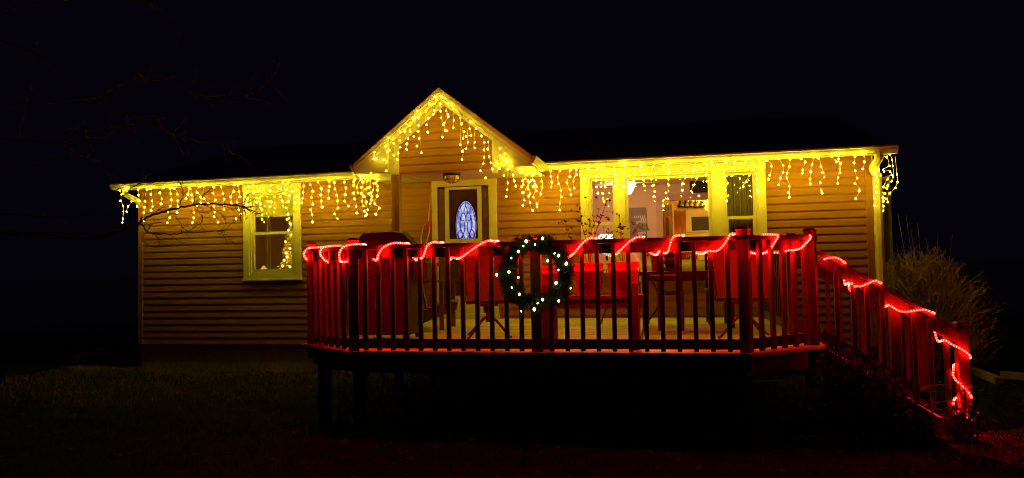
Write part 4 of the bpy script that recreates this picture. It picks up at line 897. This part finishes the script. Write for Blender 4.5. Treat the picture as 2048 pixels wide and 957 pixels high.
PR_ = [(G_, [(115, 25), (135, 150), (135, 408), (125, 520), (112, 640)]), (G_, [(235, 10), (215, 118), (228, 270), (247, 368), (272, 462)]), (G_, [(410, 108), (360, 222), (398, 368), (405, 432), (375, 470)]), (G_, [(478, 152), (467, 193), (485, 245), (440, 333), (490, 380), (415, 565), (395, 570), (423, 703), (397, 792)]), (G_, [(545, 150), (560, 270), (530, 375), (480, 470), (487, 510), (520, 590), (498, 633), (525, 745), (567, 882)]), (G_, [(590, 140), (578, 187), (600, 247), (560, 355), (595, 370), (575, 467), (610, 430), (635, 467), (633, 543), (578, 650), (645, 770), (645, 820)])]
RIGHT = [(G_, [(700, 145), (707, 270), (725, 375), (730, 487), (710, 598)]), (G_, [(883, 202), (888, 290), (900, 390), (890, 475)]), (G_, [(1045, 188), (1003, 310), (1018, 415), (1060, 535), (1070, 648), (1038, 758), (1040, 877)]), (G_, [(1230, 177), (1220, 293), (1165, 402), (1218, 520), (1235, 607)]), (G_, [(1328, 177), (1335, 260), (1278, 367), (1292, 495)]),
 (H_, [(225, 238), (220, 342), (175, 423)]), (H_, [(395, 243), (372, 375), (370, 455), (372, 560), (400, 670)]), (H_, [(470, 228), (460, 360), (525, 560), (485, 675), (505, 815)]), (H_, [(695, 262), (707, 345), (707, 452), (697, 545)]), (H_, [(850, 173), (835, 325), (855, 418), (825, 547), (855, 552), (910, 465)]), (H_, [(1027, 250), (970, 358), (1020, 443)]), (H_, [(1137, 203), (1187, 345), (1187, 432), (1190, 520)]), (H_, [(1353, 205), (1398, 325), (1327, 428), (1370, 530), (1385, 640), (1368, 727)]), (H_, [(1540, 203), (1630, 315), (1615, 400), (1635, 530), (1580, 665), (1615, 770), (1537, 800), (1535, 890)]), (H_, [(1617, 157), (1618, 270)]),
 (I_, [(200, 278), (200, 397), (270, 478), (223, 595), (217, 707)]), (I_, [(425, 275), (410, 368), (467, 492), (410, 617), (390, 742), (505, 803)]), (I_, [(622, 250), (580, 330), (628, 437), (637, 550)]), (I_, [(733, 215), (840, 275), (825, 420), (833, 478), (787, 603)]), (I_, [(970, 220), (955, 353), (945, 480), (1000, 588), (963, 695), (1005, 800), (988, 892)]), (I_, [(1122, 210), (1070, 325), (1078, 455), (1213, 503)]), (I_, [(1322, 210), (1382, 305), (1383, 447), (1327, 557), (1275, 643)]), (I_, [(1553, 182), (1500, 290), (1490, 413), (1507, 508), (1523, 603), (1515, 700), (1540, 733)]),
 (J_, [(28, 280), (110, 373), (83, 530), (62, 603)]), (J_, [(237, 243), (312, 360), (315, 480), (268, 582), (240, 697)]), (J_, [(432, 252), (427, 382), (385, 495), (380, 580), (420, 725), (408, 830), (422, 913)]), (J_, [(630, 247), (697, 297), (658, 440), (650, 497)]), (J_, [(850, 218), (820, 343), (797, 470), (785, 600), (790, 682)]), (J_, [(925, 230), (975, 380), (997, 483), (1033, 567), (967, 660), (977, 790), (993, 840)]), (J_, [(1160, 210), (1240, 297), (1312, 328), (1300, 420), (1308, 487), (1275, 570), (1265, 675)]), (J_, [(1275, 185), (1280, 250)]), (J_, [(1565, 207), (1550, 313), (1570, 453), (1603, 582), (1562, 677), (1637, 800), (1580, 935)]), (K_, [(235, 123), (247, 218), (227, 310)])]
END = [(K_, [(447, 130), (450, 212), (425, 322), (380, 365)]), (K_, [(448, 380), (405, 413), (430, 445), (383, 455), (383, 540), (400, 610), (380, 688), (380, 777)]), (K_, [(532, 160), (567, 270), (487, 320), (497, 345), (575, 343), (600, 385), (545, 440), (490, 538), (535, 557)]), (K_, [(570, 123), (600, 195), (610, 270), (617, 413), (597, 467), (548, 520), (467, 605), (512, 622), (485, 675), (490, 720), (490, 780), (490, 840)]), (K_, [(665, 378), (672, 475), (643, 550), (573, 620), (525, 688), (545, 733)])]
bm_ = bmesh.new(); bmesh.ops.create_icosphere(bm_, subdivisions=2, radius=0.0098)
for v_ in bm_.verts: v_.co.z *= 1.15
BMR = with_mat(BM, BULB_R, 'bulb_bright')
BMG = with_mat(BM, BULB_G, 'bulb_gable')
BMS = bpy.data.meshes.new('bulb_wide'); bm_.to_mesh(BMS); bm_.free(); BMS.materials.append(BULB_SIDE)
GYY = EY-0.115
def lerp_y(px, a, b, ya, yb): return ya+(yb-ya)*max(0, min(1, (px-a)/(b-a)))
WM = M['wire']
def run(drops, label, yf, topf, mainpts, BMx=None, tilt=0.9, wr_=0.0042):
    BMx = BMx or BM
    t = thing('icicle_lights', label, 'string lights', mainpts[0], 'yellow icicle lights hung along the eaves')
    m = MB(); m.tube(mainpts, 0.004, 4)
    ob('main_wire', m, WM, t)
    for c, pts in drops:
        pp_ = crop(*c, pts); W_ = []
        for px, py in pp_:
            q = at(px, py, yf(px)); W_.append(q)
        tp = V((W_[0].x+R.uniform(-.02, .02), W_[0].y, 0)); tp.z = max(topf(tp.x, tp.y), W_[0].z+0.01)
        pts3 = [tp]+[w+V((R.uniform(-.014, .014), R.uniform(-.006, .006), 0.012)) for w in sorted(W_, key=lambda p: -p.z)]
        m = MB(); m.tube(smooth_path(pts3, 4), wr_, 4); dw = ob('drop_wire', m, WM, t)
        for w in W_:
            b = link('bulb', BMx, dw, w); s_ = R.choice((0.75, 0.9, 1.0, 1.0, 1.15, 1.3)); b.scale = (s_,)*3; b.rotation_euler = (R.uniform(-tilt, tilt), R.uniform(-tilt, tilt), R.uniform(0, 6))
    return t
zg = EZ-0.115
wig = lambda x: 0.008*math.sin(x*9)
mp = lambda xa, xb, y: [(xa+(xb-xa)*k/60, y-0.002, zg+wig(xa+(xb-xa)*k/60)) for k in range(61)]
run(LEFT, 'yellow icicle lights along the left eave over the small window', lambda px: GYY+R.uniform(-.01, .02), lambda x, y: zg, mp(RX0+0.1, PXL-0.05, GYY), BMS, 0.3)
run(RIGHT, 'yellow icicle lights along the right eave over the large window', lambda px: GYY+R.uniform(-.01, .02), lambda x, y: zg, mp(PXR+0.05, RX1-0.1, GYY), BMR)
run(PL_, 'dense cluster of yellow icicle lights at the left corner of the porch', lambda px: lerp_y(px, 712, 765, PYF-0.02, -0.42), lambda x, y: PEZ-0.115, [(PXL-0.11, PYF+(0.85)*k/20, PEZ-0.12+0.006*math.sin(k*2)) for k in range(21)], BMS, 0.3)
run(PR_, 'dense cluster of yellow icicle lights where the porch meets the right eave', lambda px: lerp_y(px, 1014, 1070, PYF-0.02, -0.42), lambda x, y: PEZ-0.115, [(PXR+0.11, PYF+(0.85)*k/20, PEZ-0.12+0.006*math.sin(k*2)) for k in range(21)])
rk = lambda x, y: pz(x)-0.13
run(GL, 'yellow icicle lights down the left slope of the porch gable', lambda px: PYF-0.08+R.uniform(-.01, .01), rk, [(PXL+(PCX-PXL)*k/30, PYF-0.075, pz(PXL+(PCX-PXL)*k/30)-0.125+0.008*math.sin(k*1.7)) for k in range(31)], BMG)
run(GR, 'yellow icicle lights down the right slope of the porch gable', lambda px: PYF-0.08+R.uniform(-.01, .01), rk, [(PXR+(PCX-PXR)*k/30, PYF-0.075, pz(PXR+(PCX-PXR)*k/30)-0.125+0.008*math.sin(k*1.7)) for k in range(31)], BMG)
ey_ = {}
run(END, 'tangle of yellow icicle lights bunched at the right end of the house', lambda px: EY+0.02+0.02*R.random()+0.25*(px > 1755), lambda x, y: zg, [(RX1-0.06, GYY+0.6*k/12, zg+0.006*math.sin(k*2)) for k in range(13)], wr_=0.0024)

# ------------------------------------------------------------------ red rope lights
def rope(path, label, pitch=0.0255, r=0.0076, TU=None, BE=None):
    path = smooth_path(path, 6); t = thing('rope_light', label, 'rope light', path[0], 'red rope lights wound round the railings')
    m = MB(); m.tube(path, r, 6); ob('tube', m, TU or TUBE, t, True)
    m = MB(); d = 0.0; nxt = 0.0
    for a, b in zip(path[:-1], path[1:]):
        L_ = (b-a).length
        while nxt <= d+L_:
            p = a+(b-a)*((nxt-d)/max(L_, 1e-6)); tt = (b-a).normalized(); e = tt.orthogonal().normalized()*(r*1.42); f_ = tt.cross(e); k = 0.0075
            m.add([p+e, p+f_, p-e, p-f_, p+tt*k*1.3, p-tt*k*1.3], [(0, 1, 4), (1, 2, 4), (2, 3, 4), (3, 0, 4), (1, 0, 5), (2, 1, 5), (3, 2, 5), (0, 3, 5)]); nxt += pitch
        d += L_
    ob('diodes', m, BE or BEAD, t, kind='stuff'); return t
def nrm(a, b):
    t = (b-a).normalized(); o_ = V((t.y, -t.x, 0))
    return -o_ if o_.dot(a-V((-1.2, -2.0, 0))) < 0 else o_
def wraps(segs):
    out = []; oo, ao = None, None
    for (a, b, lst) in segs:
        o_ = nrm(a, b); pl = a+o_*0.076
        for w in lst:
            pts = []
            for px, py in w:
                q = atp(px, py, pl, o_)
                if q.z > 1.040: q -= o_*min(0.04, (q.z-1.04)*1.0)
                elif q.z > 0.965: q += o_*0.020
                elif q.z < 0.902: q = atp(px, py, a+o_*0.012, o_)     # hanging under the rail board
                else: q += o_*0.006
                q.z = min(q.z, 1.052); pts.append(q)
            if out:
                # behind the rail, down and under it to the start of this wrap
                e = out[-1]; s_ = pts[0]; 
                if oo is None: oo, ao = o_, a
                back = V((e.x, e.y, 1.049))-oo*((e-ao).dot(oo)+0.062)
                if out[-1].z > 1.0: out.append(back)
                for k, z in ((0.06, 1.0), (0.2, 0.94), (0.55, 0.892)): 
                    q = back+(s_-back)*k; q -= oo*((q-ao).dot(oo)+0.064); q.z = z; out.append(q)
                q = back+(s_-back)*0.85; q -= o_*((q-a).dot(o_)-0.0); q.z = 0.884; out.append(q)
            out += pts; oo, ao = o_, a
    return out
W1 = [[(614, 519), (611, 508), (616, 497), (625, 491)], [(647, 517), (644, 507), (649, 496), (659, 489)]]
W3 = [[(680, 518), (681, 505), (690, 494), (705, 488), (720, 484)], [(755, 517), (762, 503), (772, 493), (785, 486), (800, 485), (808, 487)], [(836, 517), (845, 516), (850, 505), (856, 492), (866, 484), (878, 486)], [(905, 515), (915, 518), (925, 514), (945, 500), (965, 487), (980, 481), (990, 484)],
      [(1020, 514), (1035, 505), (1050, 490), (1065, 478), (1080, 478)], [(1137, 515), (1150, 505), (1160, 493), (1170, 483), (1180, 477), (1190, 477)], [(1233, 508), (1245, 497), (1260, 483), (1275, 475), (1287, 475)], [(1318, 503), (1324, 506), (1335, 505), (1340, 490), (1345, 477), (1355, 469), (1367, 471)], [(1414, 503), (1425, 503), (1434, 502), (1446, 492), (1455, 478), (1462, 468), (1469, 467)]]
W4 = [[(1500, 505), (1507, 507), (1521, 508), (1537, 503), (1545, 490), (1550, 478), (1551, 471)], [(1577, 501), (1586, 501), (1600, 497), (1608, 490), (1617, 477), (1621, 470)]]
rope(wraps([(Lc, Fl, W1), (Fl, Fr, W3), (Fr, Rc, W4)]), 'red rope light spiralling round the deck top rail')
o_ = V((0, -1, 0)); yb = SY0
def onrail(l, dy=-0.078): return [P(a, b, yb+dy) for a, b in l]
pth = onrail([(1649, 519), (1660, 516), (1672, 516), (1682, 520), (1690, 526)])
for w in ([(1698, 566), (1704, 568)], [(1711, 573), (1722, 573), (1735, 568), (1750, 562), (1762, 567)], [(1778, 611), (1792, 619), (1800, 623), (1815, 624), (1835, 621), (1850, 620), (1868, 627)], [(1890, 681), (1905, 690), (1920, 697), (1935, 707), (1941, 714)]):
    e = pth[-1]; s_ = onrail(w)[0]
    pth += [V((e.x+(s_.x-e.x)*0.1, yb+0.0, e.z+0.004)), V((e.x+(s_.x-e.x)*0.25, yb+0.078, e.z-0.03)), V((e.x+(s_.x-e.x)*0.55, yb+0.06, (e.z+s_.z)/2-0.06)), V((e.x+(s_.x-e.x)*0.8, yb+0.05, s_.z-0.02))]
    pth += onrail(w)
for w in ([(1907, 740), (1906, 750), (1911, 760), (1922, 770), (1935, 783), (1942, 793)], [(1907, 807), (1908, 815), (1916, 825), (1930, 835), (1942, 841)]):
    e = pth[-1]; s_ = onrail(w, -0.062)[0]
    pth += [V((ex+0.062, yb+0.03, e.z-0.03)), V((ex+0.02, yb+0.066, (e.z+s_.z)/2)), V((ex-0.062, yb+0.03, s_.z+0.03))]
    pth += onrail(w, -0.062)
pth += [V((ex+0.07, yb+0.05, GZ+0.05)), V((ex+0.12, yb+0.15, GZ+0.03))]
rope(pth, 'red rope light winding down the step railing and its end post', TU=TUBE2, BE=BEAD2)

# ------------------------------------------------------------------ wreath
wY = -4.63; wc = P(1071, 546, wY); RO = (P(1150, 546, wY).x-P(992, 546, wY).x)/2; RI = 0.185; RC = (RO+RI)/2
wr = thing('wreath', 'round evergreen christmas wreath with white lights on the deck rail', 'wreath', wc)
m = MB(); m.tube([(wc.x+RC*math.cos(g), wY, wc.z+RC*math.sin(g)) for g in [2*math.pi*k/32 for k in range(33)]], 0.02, 6); ob('ring', m, M['bark'], wr)
m = MB()
for i in range(2100):
    g = R.uniform(0, 6.283); e = V((math.cos(g), 0, math.sin(g))); tn = V((-e.z, 0, e.x)); c = wc+e*RC; al = R.uniform(0, 6.283)
    d = (e*math.cos(al)*1.0+V((0, -1, 0))*max(-.35, math.sin(al))*0.8+tn*R.uniform(.2, 1.0)).normalized(); l = R.uniform(0.6, 1.25)*(RO-RC)*(1.0+0.18*math.sin(7*g+1))
    tip = c+d*l; sd = d.cross(rv()).normalized(); s2 = d.cross(sd)
    for k in range(10):
        u = 0.25+0.75*k/10; b = c+d*l*u; s_ = (sd*math.cos(k*2.4)+s2*math.sin(k*2.4)); n_ = d.cross(s_)*0.003; q = b+(s_*0.8+d*0.75)*0.034
        m.add([b-n_, b+n_, q], [(0, 1, 2)])
    m.add([c-sd*0.003, c+sd*0.003, tip], [(0, 1, 2)])
ob('greenery', m, M['needle'], wr, kind='stuff')
WB = with_mat(ico(0.0125, 1.2), WBULB, 'wreath_bulb')
for x, y in ((350, 147), (462, 127), (410, 170), (330, 180), (296, 217), (248, 262), (232, 358), (148, 377), (296, 395), (252, 464), (303, 510), (316, 626), (405, 612), (428, 570), (462, 546), (572, 555), (554, 432), (570, 343), (497, 280), (544, 230), (570, 245), (624, 300), (654, 468)):
    q = at(950+x/3.417, 440+y/3.417, wY-0.06-0.05*R.random()); b = link('bulb', WB, wr, q); s_ = R.choice((0.6, 0.8, 0.9, 1.0, 1.15)); b.scale = (s_,)*3
m = MB(); m.tube(smooth_path([V((wc.x, wY, wc.z+RC)), V((wc.x, wY+0.02, 1.0)), V((wc.x, wY+0.05, 1.05)), V((wc.x, wY+0.14, 1.05))]), 0.004, 4); ob('hanging_wire', m, M['steel'], wr)

# ------------------------------------------------------------------ plants
def twig(m, p, d, l, r, depth, spread=0.6, tips=None, up=0.0, nseg=4, kids=(2, 3)):
    pts = [V(p)]; d = V(d).normalized(); dirs = [d]
    for k in range(nseg):
        d = (d+rv(0.22)+V((0, 0, up))).normalized(); pts.append(pts[-1]+d*(l/nseg)); dirs.append(d)
    m.tube(pts, r, 4 if r > 0.006 else 3, max(r*0.45, 0.0009), cap=False)
    if tips is not None and depth == 0: tips.append((pts[-1], d))
    if depth > 0:
        for k in range(R.randint(*kids)):
            i = R.randint(1, nseg); e = (dirs[i]+rv(spread)).normalized(); twig(m, pts[i], e, l*R.uniform(.4, .7), max(r*0.55, 0.0012), depth-1, spread, tips, up, nseg, kids)
    return pts
# bare tree reaching in from the left
T0 = V((-11.9, -2.1, GZ-0.1))
tree = thing('bare_tree', 'leafless tree reaching dark branches in front of the left wall', 'tree', T0)
tz_ = lambda z: V((T0.x+0.05*math.sin(z*2), T0.y+0.04*math.cos(z), z))
m = MB(); m.tube([tz_(GZ-0.1+5.8*k/14) for k in range(15)], 0.17, 10, 0.05); ob('trunk', m, M['bark'], tree)
LIMBS = [(-1.6, 0.8, 0.030, [(278, 447), (300, 432), (340, 421), (375, 412), (400, 409), (440, 409), (480, 411), (488, 415), (497, 420)], 0.35, [(0, 466), (150, 475), (230, 464)]),
 (-1.6, 0.7, 0.022, [(276, 446), (292, 462), (310, 468), (340, 469), (380, 466), (430, 463), (450, 461)], 0.35, [(0, 470), (150, 479), (230, 466)]),
 (-1.55, 1.5, 0.016, [(200, 425), (240, 398), (262, 376), (285, 363), (292, 352)], 0.2, [(0, 430), (100, 436)]),
 (-1.7, 1.4, 0.008, [(300, 452), (285, 475), (290, 487), (310, 495), (335, 494), (365, 490)], 0.12, [(280, 450)]),
 (-1.6, 1.0, 0.006, [(340, 468), (352, 478), (365, 486)], 0.1, []),
 (-1.6, 1.0, 0.006, [(448, 462), (455, 472), (465, 485), (488, 485)], 0.1, []),
 (-1.6, 1.0, 0.009, [(358, 412), (366, 395), (365, 378), (360, 366), (354, 358)], 0.14, []), (-1.6, 1.0, 0.006, [(361, 370), (368, 360), (375, 352)], 0.1, []),
 (-1.6, 1.0, 0.008, [(390, 410), (400, 397), (411, 387), (428, 374)], 0.14, []), (-1.6, 1.0, 0.007, [(437, 409), (446, 396), (451, 388)], 0.1, []),
 (-1.6, 1.0, 0.006, [(393, 414), (402, 424), (420, 423), (423, 418)], 0.1, []), (-1.6, 1.0, 0.006, [(487, 414), (490, 402), (493, 392), (502, 388)], 0.1, []),
 (-1.6, 1.0, 0.006, [(305, 437), (325, 438), (345, 433)], 0.12, []), (-1.6, 1.0, 0.006, [(352, 434), (362, 450), (375, 464)], 0.1, []), (-1.6, 1.0, 0.006, [(370, 466), (390, 455), (402, 445), (405, 430)], 0.1, []), (-1.6, 1.0, 0.006, [(440, 462), (452, 450), (450, 440), (445, 435)], 0.1, []),
 (-2.3, 2.6, 0.02, [(40, 98), (95, 122), (130, 150), (170, 190), (215, 240)], 0.5, [(-60, 70)]), (-2.1, 2.4, 0.018, [(185, 195), (205, 190), (235, 172), (300, 162), (340, 165), (390, 185), (440, 204), (470, 203), (510, 182), (540, 163)], 0.45, [(0, 215), (100, 205)]),
 (-2.1, 2.4, 0.016, [(205, 190), (245, 212), (285, 240), (330, 262), (365, 275), (400, 284), (445, 287), (465, 310)], 0.4, []), (-2.0, 2.0, 0.013, [(215, 256), (265, 250), (310, 257), (365, 270)], 0.3, [(0, 290), (120, 270)]),
 (-1.8, 1.7, 0.012, [(140, 318), (178, 316), (200, 335), (230, 360), (262, 372)], 0.25, [(0, 330)]), (-2.6, 3.2, 0.015, [(280, 2), (300, 15), (330, 40), (370, 70)], 0.4, [(-40, 40), (120, 0)]), (-2.3, 2.2, 0.016, [(30, 280), (100, 288), (150, 283), (175, 275)], 0.4, [(-60, 285)]), (-2.4, 2.6, 0.012, [(35, 275), (50, 215), (65, 178)], 0.3, [])]
mt = MB()
for Y, zt, r_, pts, tl, pre in LIMBS:
    pts3 = [at(a, b, Y) for a, b in pre+pts]
    if pre: pts3 = [tz_(min(4.6, max(-0.4, pts3[0].z-0.35)))] + pts3
    sp_ = smooth_path(pts3, 5); m = MB(); m.tube([p+rv(0.012) for p in sp_], r_*0.72, 6, max(0.004, r_*0.28)); ob('branch', m, M['bark'], tree, True)
    n = len(sp_)
    for k in range(int(n*0.75)):
        i = R.randint(n//4, n-1); d = (sp_[min(i+1, n-1)]-sp_[i-1]).normalized()
        if R.random() < (0.62 if sp_[i].z > 2.6 else 0.42): twig(mt, sp_[i], d*0.8+rv(.75), tl*R.uniform(.4, 1.0), max(0.0048, r_*0.25), 1 if tl > 0.15 else 0, 0.7)
ob('twigs', mt, M['bark'], tree, kind='stuff')
# broad twiggy shrub at the right corner
bc = P(1840, 600, 0.9); bx = bc.x
sb = thing('twiggy_shrub', 'large bare twiggy shrub growing beside the right corner of the house', 'shrub', (bx, 0.9, GZ))
m = MB()
for i in range(24):
    g = R.uniform(0, 6.283); b = V((bx+0.25*math.cos(g)*R.random(), 0.9+0.2*math.sin(g), GZ-0.03)); d = V((math.cos(g)*R.uniform(.1, .75), math.sin(g)*.45, 1))
    sp_ = [b]; dd = d.normalized()
    for k in range(6): dd = (dd+rv(.12)).normalized(); sp_.append(sp_[-1]+dd*R.uniform(.16, .26))
    m2 = MB(); m2.tube(sp_, 0.013, 5, 0.004); ob('stem', m2, M['bush'], sb)
for i in range(1350):
    u = R.uniform(-1, 1); x = bx+0.80*u; top = P(1840, 492, 0.9).z-0.75*abs(u)**2.0; y = 0.9+R.uniform(-.45, .45)
    zb = GZ+0.1+R.random()**1.0*max(0.2, (top-GZ-0.35)); p = V((x*0.9+bx*0.1, y, zb)); d = V((u*0.5+R.uniform(-.5, .5), R.uniform(-.5, .5), R.uniform(.3, 1.2)))
    twig(m, p, d, R.uniform(.14, .28), R.uniform(.0025, .0045), 2, 0.7, None, 0.0, 3, (2, 3))
for px, py in ((1795, 425), (1812, 430), (1835, 446), (1770, 440), (1876, 468), (1905, 470), (1822, 458)):
    tp = P(px, py, 0.8); b = V((bx+(tp.x-bx)*0.55, 0.85, GZ+0.9)); m.tube([b, (b+tp)/2+V((0.03, 0, 0.02)), tp], 0.0032, 4, 0.0014)
ob('twigs', m, M['bush'], sb, kind='stuff')
# leafy evergreen shrub in front of the steps
def leafy(name, label, boxes, n, mt, sz, seed=3, cat='shrub'):
    t = thing(name, label, cat, (boxes[0][0], boxes[0][1], GZ)); m = MB(); ms = MB()
    for i in range(n):
        bx_, by_, bz_, rx, ry, rz = R.choice(boxes); 
        v_ = V((R.gauss(0, .5), R.gauss(0, .5), R.gauss(0, .5)));
        if v_.length > 1.15: v_ = v_.normalized()*R.uniform(.7, 1.15)
        c = V((bx_+v_.x*rx, by_+v_.y*ry, max(GZ+0.02, bz_+v_.z*rz))); d = (v_+rv(.8)+V((0, 0, .2))).normalized(); s_ = sz*R.uniform(.6, 1.3); w = d.cross(rv()).normalized()*s_*.28; k = d.cross(w).normalized()*s_*0.08
        m.add([c, c+d*s_*.45+w+k, c+d*s_, c+d*s_*.45-w+k], [(0, 1, 2), (0, 2, 3)])
    for bx_, by_, bz_, rx, ry, rz in boxes:
        for k in range(12): twig(ms, V((bx_+R.uniform(-.1, .1), by_, GZ-0.02)), V((R.uniform(-.4, .4), R.uniform(-.3, .3), 1)), max(.2, (bz_+rz-GZ)*0.6), 0.006, 2, .6)
    ob('stems', ms, M['twig'], t, kind='stuff'); ob('leaves', m, mt, t, kind='stuff'); return t
def bxs(px, py, Y, r_): q = P(px, py, Y); return (q.x, q.y, q.z, r_, r_*0.8, r_)
leafy('evergreen_shrub', 'dark leafy evergreen shrub in front of the steps beside the deck corner', [bxs(1682, 745, -4.15, .20), bxs(1735, 765, -4.15, .20), bxs(1672, 800, -4.2, .22), bxs(1722, 822, -4.2, .24)], 2400, M['leafd'], 0.05)
leafy('evergreen_shrub', 'low dark leafy shrub in front of the lower steps', [bxs(1778, 792, -4.12, .15), bxs(1800, 830, -4.15, .14), bxs(1835, 858, -4.2, .11), bxs(1775, 850, -4.2, .2)], 1500, M['leafd'], 0.045)
leafy('evergreen_shrub', 'small dark plant at the foot of the step end post', [bxs(1925, 845, -4.05, .13)], 420, M['leafd'], 0.05)
# wire plant cage
cgx = P(1895, 800, -4.12); cg = thing('plant_cage', 'thin wire plant cage in front of the step end post', 'plant cage', (cgx.x, -4.12, GZ))
for z, r_ in ((P(1895, 777, -4.12).z, 0.20), (P(1895, 812, -4.12).z, 0.19)):
    m = MB(); m.tube([(cgx.x+r_*math.cos(g), -4.12+r_*0.9*math.sin(g), z+0.02*math.cos(g)) for g in [2*math.pi*k/24 for k in range(25)]], 0.005, 5); ob('hoop', m, M['steel'], cg)
for k in range(4):
    g = k*math.pi/2+0.5; m = MB(); m.tube([(cgx.x+0.2*math.cos(g), -4.12+0.18*math.sin(g), P(1895, 775, -4.12).z), (cgx.x+0.14*math.cos(g), -4.12+0.13*math.sin(g), GZ-0.02)], 0.005, 5); ob('stake', m, M['steel'], cg)
# stems in the buckets
def stems(name, label, base, lst, Y, leafn):
    t = thing(name, label, 'plant', base); m = MB(); tips = []
    for pts, r_ in lst:
        q = smooth_path([at(a, b, Y+R.uniform(-.05, .05)) for a, b in pts], 4); q[0] = V((q[0].x, Y, base[2]-0.01)); m.tube(q, r_, 5, r_*0.5); 
        for k in range(len(q)):
            if k > 3 and R.random() < .5: tips.append((q[k], (q[k]-q[k-1]).normalized()))
            if k > 3 and R.random() < .30: twig(m, q[k], (q[k]-q[k-1]).normalized()+rv(.8), R.uniform(.05, .14), 0.0018, 1, .8, tips, 0, 3, (1, 2))
    ob('stem', m, M['twig'], t, kind='stuff'); ml = MB()
    for p, d in tips:
        for k in range(leafn):
            e = (d+rv(1.0)).normalized(); s_ = R.uniform(.018, .038); w = e.cross(rv()).normalized()*s_*.3; ml.add([p, p+e*s_*.5+w, p+e*s_, p+e*s_*.5-w], [(0, 1, 2), (0, 2, 3)])
    ob('leaves', ml, M['leafd'], t, kind='stuff'); return t
zb1 = zb_+hb*0.88
stems('leggy_plant', 'tall leggy plant growing out of the bucket nearest the wreath', (B1.location.x, bY, zb1), [([(1180, 526), (1185, 490), (1195, 455), (1206, 425), (1213, 403)], .006), ([(1178, 526), (1172, 480), (1164, 450), (1160, 425)], .004), ([(1176, 526), (1160, 485), (1140, 455), (1120, 445)], .0035), ([(1177, 526), (1180, 470), (1192, 440), (1198, 420)], .004), ([(1177, 526), (1150, 490), (1137, 470), (1130, 440)], .003), ([(1181, 526), (1197, 500), (1208, 480), (1216, 463)], .003), ([(1180, 526), (1176, 470), (1180, 445), (1168, 430)], .003)], bY, 3)
stems('budding_plant', 'short budding plant growing out of the right hand bucket', (B2.location.x, bY, zb1), [([(1245, 526), (1243, 490), (1240, 460), (1239, 435)], .005), ([(1248, 526), (1252, 495), (1262, 475), (1268, 462)], .0035), ([(1243, 526), (1234, 495), (1228, 480), (1225, 462)], .003), ([(1247, 526), (1244, 480), (1242, 450)], .003)], bY, 3)
# landscape timbers on either side of the house
def timbers(label, pts, n):
    a, b = atz(*pts[0], GZ+0.03), atz(*pts[1], GZ+0.03); t = thing('edging_timber', label, 'edging', a, 'timber edging on the lawn')
    for k in range(n):
        p = a+(b-a)*(k/n); q = a+(b-a)*((k+1)/n-0.004); m = MB(); p.z = ground_h(p.x, p.y)+0.04; q.z = ground_h(q.x, q.y)+0.04; m.beam(p, q, 0.1, 0.10); ob('timber', m, M['timber'], t)
timbers('faint timber edging across the lawn beyond the left end of the house', ((152, 717), (270, 680)), 3)
timbers('long timber edging on the lawn beyond the steps', ((1998, 762), (1755, 659)), 5)
timbers('short timber edging at the right border of the lawn', ((2002, 748), (2075, 754)), 1)
pl0, pl1 = atz(1505, 764, GZ+0.05), atz(1570, 763, GZ+0.05); m = MB(); m.beam(pl0, pl1, 0.03, 0.03); tag(ob('garden_stake', m, M['timber']), 'thin pale stake lying on the ground under the deck', 'stake')
